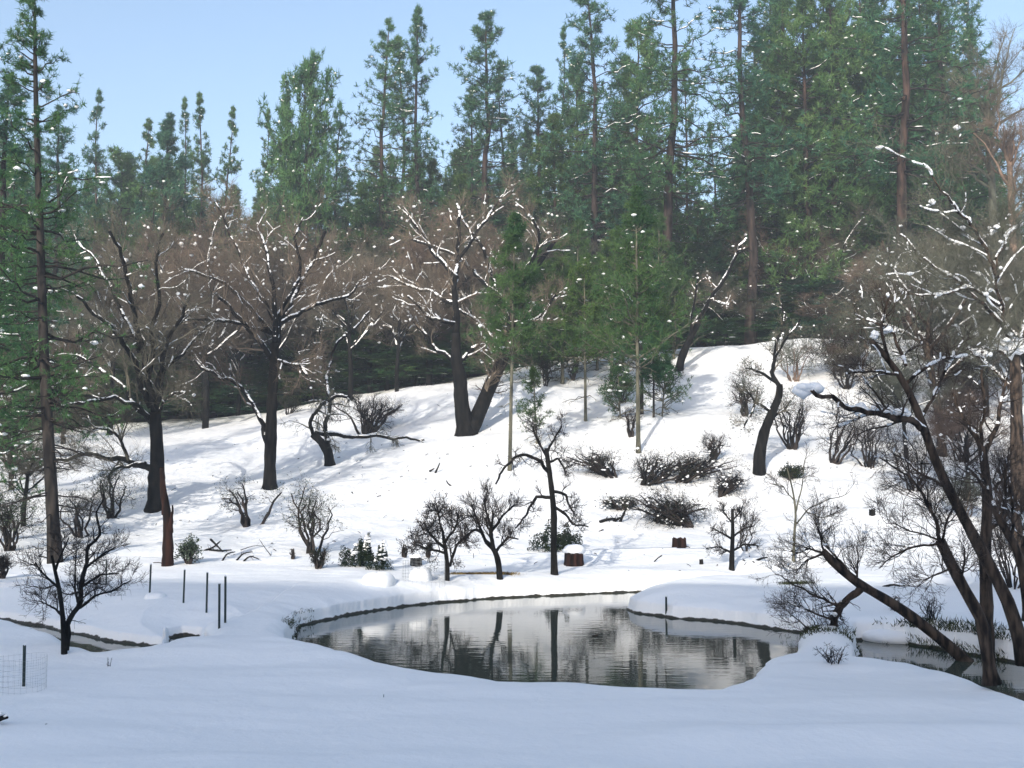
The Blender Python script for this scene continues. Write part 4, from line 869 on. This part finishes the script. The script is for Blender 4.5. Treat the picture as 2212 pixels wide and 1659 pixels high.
post('slightly leaning post right of the one with the snow heap', 396, 1303, 1231, 3, lean=3)
post('middle post just left of the close pair', 446, 1325, 1237, 3.2, lean=2)
post('left and nearer post of the close pair', 474, 1358, 1261, 3.8)
post('right and taller post of the close pair', 487, 1346, 1245, 3.8)
post('near post standing alone at the far left inside the wire cage', 52, 1484, 1393, 5, lean=1)
post('short dark post on the snowy spit in the pond', 1439, 1325, 1289, 3.4)
MOUNDS_DONE = True
def wire_cage(label, x, yb, wpx, hpx, seed, half=False):
    b = ground(x, yb); m = mpp(b[1]); R = wpx * m / 2; H = hpx * m; root = thing('wire_cage', label, 'wire cage', b); r = np.random.default_rng(seed)
    g = Geo(); th = np.linspace(0, 2 * math.pi, 29)
    P = []
    for h in np.linspace(.06, 1, 7): P.append(np.stack([b[0] + R * np.cos(th), b[1] + R * np.sin(th), b[2] + H * h + .04 * H * np.sin(th * 2)], 1))
    tubes(g, np.array(P), np.full((7, 29), m * .17), 4); part(g, 'wire_rings', M['wire'], root)
    g = Geo(); P = [np.linspace([b[0] + R * math.cos(a), b[1] + R * math.sin(a), b[2] - .15], [b[0] + R * math.cos(a), b[1] + R * math.sin(a), b[2] + H], 4) for a in th[:-1]]
    tubes(g, np.array(P), np.full((28, 4), m * .17), 4); part(g, 'wire_uprights', M['wire'], root)
wire_cage('round wire mesh cage sagging around the near left post', 42, 1492, 105, 70, 1)
wire_cage('pale round wire mesh cage on the far bank left of the round fruit tree', 915, 1256, 92, 44, 2)
def snow_mound(label, x, yb, wpx, hpx, depth, seed):
    b = ground(x, yb); m = mpp(b[1]); g = Geo(); n1, n2 = 28, 12; r = np.random.default_rng(seed)
    th = np.linspace(0, 2 * math.pi, n1, endpoint=False); ph = np.linspace(-.25, math.pi / 2, n2); T, F = np.meshgrid(th, ph)
    k = .8
    X = np.sign(np.cos(T)) * np.abs(np.cos(T)) ** k * np.cos(F) ** .6; Y = np.sign(np.sin(T)) * np.abs(np.sin(T)) ** .8 * np.cos(F) ** .6; Z = np.sign(np.sin(F)) * np.abs(np.sin(F)) ** .95
    bump = 1 + .04 * np.sin(T * 3 + seed) + .03 * np.sin(T * 5)
    V = np.stack([b[0] + X * wpx * m / 2 * bump, b[1] + depth / 2 + Y * depth / 2, b[2] + Z * hpx * m * bump], -1).reshape(-1, 3)
    i = np.arange(n2 - 1)[:, None] * n1; j = np.arange(n1)[None]; j2 = (j + 1) % n1
    g.add(V, None, np.stack([i + j, i + j2, i + n1 + j2, i + n1 + j], -1).reshape(-1, 4))
    o = g.obj('snow_mound', M['snow']); tag(o, label, 'snow mound')
snow_mound('oblong pillow of snow over a buried trough on the far bank', 811, 1266, 74, 25, 1.0, 1)
snow_mound('small smooth snow heap inside the pale wire mesh cage', 905, 1254, 50, 24, .8, 2)
snow_mound('cone of snow heaped at the foot of the second post', 328, 1294, 44, 12, .6, 3)
snow_mound('snow pillow on the far creek bank right of the fallen willow bend', 1965, 1388, 170, 24, 1.8, 5)
def lump_mesh(g, c, sx, sy, sz, r, jag=.15, n=14, kk=9):
    th = np.linspace(0, 2 * math.pi, n, endpoint=False); ph = np.linspace(-1.3, 1.3, kk); T, F = np.meshgrid(th, ph)
    q = 1 + r.normal(size=T.shape) * jag
    V = np.stack([c[0] + np.cos(T) * np.cos(F) * sx * q, c[1] + np.sin(T) * np.cos(F) * sy * q, c[2] + np.sin(F) * sz * q], -1).reshape(-1, 3)
    i = np.arange(kk - 1)[:, None] * n; j = np.arange(n)[None]; j2 = (j + 1) % n
    g.add(V, [(0, b_ + 1, b_) for b_ in range(1, n - 1)] + [(len(V) - n, len(V) - n + b_, len(V) - n + b_ + 1) for b_ in range(1, n - 1)], np.stack([i + j, i + j2, i + n + j2, i + n + j], -1).reshape(-1, 4))
def stump(label, x, yb, wpx, hpx, seed, cap=0, name='stump', material='redwood', splinter=True):
    b = ground(x, yb); m = mpp(b[1]); R, H = wpx * m / 2, hpx * m; r = np.random.default_rng(seed); root = thing(name, label, 'stump', b)
    g = Geo(); n = 26; th = np.arange(n) * 2 * math.pi / n; rr = R * (1 + r.normal(size=n) * .07)
    top = H * (1 + r.normal(size=n) * (.10 if splinter else .02))
    rings = [(1.12, -.15 + 0 * top), (1.0, .35 * H + 0 * top), (.96, top), (.72, top * .82), (.1, .78 * H + 0 * top)]
    V = np.concatenate([np.stack([b[0] + np.cos(th) * rr * k_, b[1] + np.sin(th) * rr * k_, b[2] + z_], 1) for k_, z_ in rings])
    i = np.arange(4)[:, None] * n; j = np.arange(n)[None]; j2 = (j + 1) % n
    g.add(V, None, np.stack([i + j, i + j2, i + n + j2, i + n + j], -1).reshape(-1, 4)); part(g, 'wood', M[material], root, False)
    if cap:
        g = Geo(); lump_mesh(g, b + np.array([0, 0, H + cap * m * .3]), R * 1.22, R * 1.15, cap * m * .6, r, .045, 20, 11); part(g, 'snow_cap', M['snow'], root)
stump('short dark red stump with a thick white snow cap beside the tall bare tree', 1240, 1221, 40, 26, 301, 20)
stump('reddish broken stump half buried in snow above the spit', 1467, 1183, 30, 20, 302, 0)
stump('small dark square cut stump alone on the open right slope', 1884, 1113, 12, 12, 303, 0, material='oakbark')
stump('tiny dark stump poking from the snow near the small neat tree', 1515, 1219, 8, 10, 304, 0, material='oakbark')
stump('small dark basket shaped stump left of the pale wire cage', 898, 1221, 24, 16, 305, 9, material='oakbark')
def debris(label, segs, seed, name='fallen_branch', cat='branch', rpx=2.2, tk='oakbark', twigs=4, snow=0):
    r = np.random.default_rng(seed); b = ground(*segs[0][0]); root = thing(name, label, cat, b); m = mpp(b[1]); g = Geo(); P = []
    for s_ in segs:
        q = resample([at(x, y, b[1] + r.normal() * .15) for x, y in s_], 8); P.append(q); tubes(g, q, np.linspace(rpx, rpx * .5, 8) * m, 6)
    P = np.array(P); part(g, 'wood', M[tk], root)
    if twigs:
        g = Geo(); Q, QR = spawn(P, np.full(P.shape[:2], rpx * m * .5), twigs, .35, (30, 70), 5, .3, .1, .6, .2, 1, .005, r=r); tubes(g, Q, QR, 3); part(g, 'twigs', M['twig_dark'], root)
    if snow:
        g = Geo(); snow_on(g, P, np.full(P.shape[:2], rpx * m), snow, r, 6, .02); part(g, 'snow_load', M['snow'], root)
debris('dark jagged fallen branch right of the small grey green bush', [[(440, 1190), (462, 1182), (475, 1170)], [(452, 1188), (480, 1190), (500, 1188)], [(455, 1165), (470, 1180), (482, 1192)]], 311, rpx=2.6)
debris('leafless bent branch heap right of the jagged fallen branch', [[(510, 1212), (525, 1195), (545, 1192)], [(520, 1218), (540, 1200), (560, 1208)], [(480, 1212), (490, 1196), (508, 1192)]], 312, twigs=7)
debris('long thin bent twig curving over the snow above the branch heap', [[(585, 1200), (570, 1180), (560, 1165)], [(520, 1188), (550, 1178), (570, 1180)]], 313, rpx=1, twigs=2)
debris('small dark branch stub sticking up in mid slope', [[(940, 1022), (946, 1010), (950, 1000)], [(928, 1018), (938, 1012)]], 314, rpx=2.4, twigs=0)
debris('tiny curved dark branch piece below the mid slope stub', [[(975, 1050), (968, 1045), (964, 1038)]], 315, rpx=2, twigs=0)
debris('thin brown dead branch lying on the snow left of the mid slope stub', [[(760, 1063), (768, 1075), (774, 1080)]], 316, rpx=1.4, twigs=2)
debris('dark snow dusted branch clump low on the slope left of the lower brush', [[(1295, 1128), (1310, 1122), (1330, 1120)], [(1335, 1138), (1345, 1115), (1352, 1100)], [(1320, 1130), (1340, 1118)]], 317, rpx=4, twigs=8)
debris('dark log piece lying on the slope right of the small neat tree', [[(1632, 1212), (1645, 1206), (1658, 1204)], [(1628, 1218), (1645, 1219)]], 318, rpx=3, twigs=1)
debris('dark stick lying level on the snow right of the fallen willow bend', [[(1908, 1268), (1930, 1262), (1952, 1268), (1966, 1264)]], 319, rpx=3, twigs=0, snow=.3)
debris('short curled stick poking out of the snow near the shadow line on the right', [[(1706, 1195), (1712, 1188), (1722, 1190)]], 320, rpx=2, twigs=0)
debris('black branch end sticking in from the left edge of the foreground snow', [[(-14, 1562), (0, 1554), (16, 1550)], [(-10, 1556), (4, 1545), (14, 1547)]], 321, rpx=5, twigs=0, snow=.5)
debris('snow loaded fallen limb slanting up at the lower right corner', [[(2148, 1484), (2170, 1450), (2195, 1420), (2230, 1385)], [(2160, 1500), (2195, 1490), (2235, 1470)]], 324, rpx=9, twigs=8, snow=1.0)
debris('thin dead grass stem poking from the foreground snow, centre', [[(828, 1512), (829, 1506), (829, 1500)]], 322, rpx=1, twigs=0, name='dead_stem', cat='stem')
debris('bent dead stem poking from the left foreground snow', [[(98, 1574), (97, 1564), (102, 1562), (104, 1572)]], 323, rpx=.9, twigs=0, name='dead_stem', cat='stem')
def grass_strip(label, pts, seed, hpx=8, n=900, material='grass', spread=.25):
    r = np.random.default_rng(seed); g = Geo(); P = np.array([ground(x, y) for x, y in pts]); P = resample(P, 60, False); m = mpp(P[0, 1])
    k = r.integers(0, 60, n); c = P[k] + r.normal(size=(n, 3)) * [spread * .6, spread * .5, 0]; c[:, 2] = height(c[:, 0], c[:, 1]) - .02
    d = norm(np.column_stack([r.normal(size=n) * .6, r.normal(size=n) * .6, np.ones(n)])); s = norm(np.cross(d, r.normal(size=(n, 3)))) * .012; h = hpx * m * r.uniform(.5, 1.2, (n, 1))
    V = np.stack([c - s, c + s, c + d * h], 1); g.add(V.reshape(-1, 3), np.arange(n * 3).reshape(-1, 3)); o = g.obj('grass', M[material], None, False); tag(o, label, 'grass', kind='stuff')
grass_strip('strip of bare brown grass showing through the snow between the fruit trees', [(978, 1240), (1040, 1240), (1105, 1241)], 1, 6, 2600)
grass_strip('green brown grass fringe on the far creek edge behind the fallen willow', [(1690, 1362), (1760, 1368), (1830, 1376), (1900, 1381)], 2, 9, 2400, 'greengrass', .2)
grass_strip('little green grass fringe where the far channel ends', [(1690, 1262), (1720, 1261), (1745, 1259)], 3, 7, 900, 'greengrass', .2)
grass_strip('weathered sedge along the right creek under the fallen willow', [(1950, 1392), (2020, 1402), (2090, 1420), (2160, 1436)], 4, 16, 2600, 'greengrass', .25)
grass_strip('dark sedge overhanging the left tip of the pond', [(628, 1356), (650, 1348), (680, 1342)], 5, 8, 1200, 'greengrass', .15)
def litter():
    r = np.random.default_rng(88); g = Geo(); P = []
    for k in range(420):
        q = ground(r.uniform(60, 2200), r.uniform(800, 1235)); a = r.uniform(0, 6.28); l = r.uniform(.04, .22) * (1 + (k % 9 == 0))
        if q[1] > 100: continue
        u_ = np.array([math.cos(a), math.sin(a), r.uniform(-.1, .7)]) * l; P.append(np.stack([q, q + u_ * .5 + [0, 0, .02], q + u_]))
    P = np.array(P); tubes(g, P, np.full(P.shape[:2], .012) * r.uniform(.5, 2, (len(P), 1)), 4)
    tag(g.obj('twig_litter', M['twig_dark']), 'small fallen twigs and bark flecks scattered over the snowy slope', 'litter', kind='stuff')
litter()
def duck(x, y, wpx):
    b = np.array([*onz(x, y, WZ), WZ]); m = mpp(b[1]); L = wpx * m; r = np.random.default_rng(5); root = thing('duck', 'small dark duck floating in the middle of the pond', 'duck', b)
    me = bpy.data.meshes.new('body'); import bmesh
    bm = bmesh.new()
    prof = [(-.52, .10, .02, .10), (-.40, .05, .09, .07), (-.2, .03, .17, .14), (.05, .03, .19, .16), (.25, .05, .15, .14), (.36, .12, .09, .10), (.42, .22, .055, .065), (.45, .30, .06, .065), (.50, .33, .055, .055), (.56, .31, .03, .02), (.64, .295, .022, .010)]
    rings = []
    for xx, zc, ry, rz in prof: rings.append([bm.verts.new(((xx) * L, math.cos(a) * ry * L, (zc + math.sin(a) * rz) * L)) for a in [k * math.pi / 6 for k in range(12)]])
    for a, c in zip(rings, rings[1:]):
        for k in range(12): bm.faces.new((a[k], a[(k + 1) % 12], c[(k + 1) % 12], c[k]))
    bm.faces.new(rings[0][::-1]); bm.faces.new(rings[-1]); bm.normal_update(); bm.to_mesh(me); bm.free(); me.materials.append(M['duck'])
    for p in me.polygons: p.use_smooth = True
    o = bpy.data.objects.new('body', me); COL.objects.link(o); o.parent = root; root.rotation_euler = (0, 0, .5)
duck(1286, 1374, 17)

# ------------------------------------------------------------------ far wood behind everything: one uncountable mass
def far_wood():
    r = np.random.default_rng(404); g = Geo()
    for d, n in ((182, 90), (200, 90)):
        px = np.linspace(-500, 2700, n) + r.uniform(-20, 20, n)
        top = np.interp(px, MX, MY) + r.uniform(90, 240, n)
        for a, b in zip(px, top):
            t = at(a, b, d + r.uniform(-6, 6)); z0 = hgt(t[0], t[1]) - 1; H = max(t[2] - z0, 8); n2 = int(70 * H / 10)
            u = r.random(n2) ** .8; R = 3.2 * (1 - u) + .2; az = r.uniform(0, 6.28, n2); q = R * r.uniform(.5, 1, n2)
            C = np.column_stack([t[0] + np.cos(az) * q, t[1] + np.sin(az) * q, z0 + u * H])
            tufts(g, C, np.column_stack([np.cos(az), np.sin(az), 0 * az]), 8, 1.0, .3, r)
    o = g.obj('far_wood', M['needle'], None, False)
    tag(o, 'distant dark conifer wood closing the view behind the forest trunks', 'wood', kind='stuff')
far_wood()

# ------------------------------------------------------------------ cold air between the viewer and the far trees
def haze(density):
    g = Geo(); x0, x1, y0, y1, z0, z1 = -330, 330, -60, 300, -12, 75
    V = [(x, y, z) for z in (z0, z1) for y in (y0, y1) for x in (x0, x1)]
    Q = [(0, 2, 3, 1), (4, 5, 7, 6), (0, 1, 5, 4), (2, 6, 7, 3), (0, 4, 6, 2), (1, 3, 7, 5)]
    g.add(V, None, Q)
    m = bpy.data.materials.new('thin_haze'); m.use_nodes = True; nt = m.node_tree; nt.nodes.remove(nt.nodes['Principled BSDF'])
    v = nt.nodes.new('ShaderNodeVolumePrincipled'); v.inputs['Density'].default_value = density; v.inputs['Color'].default_value = (.85, .92, 1, 1); v.inputs['Anisotropy'].default_value = .2
    nt.links.new(v.outputs[0], nt.nodes['Material Output'].inputs['Volume'])
    tag(g.obj('haze', m, None, False), 'thin cold haze filling the valley', None, kind='stuff')
haze(.0012)
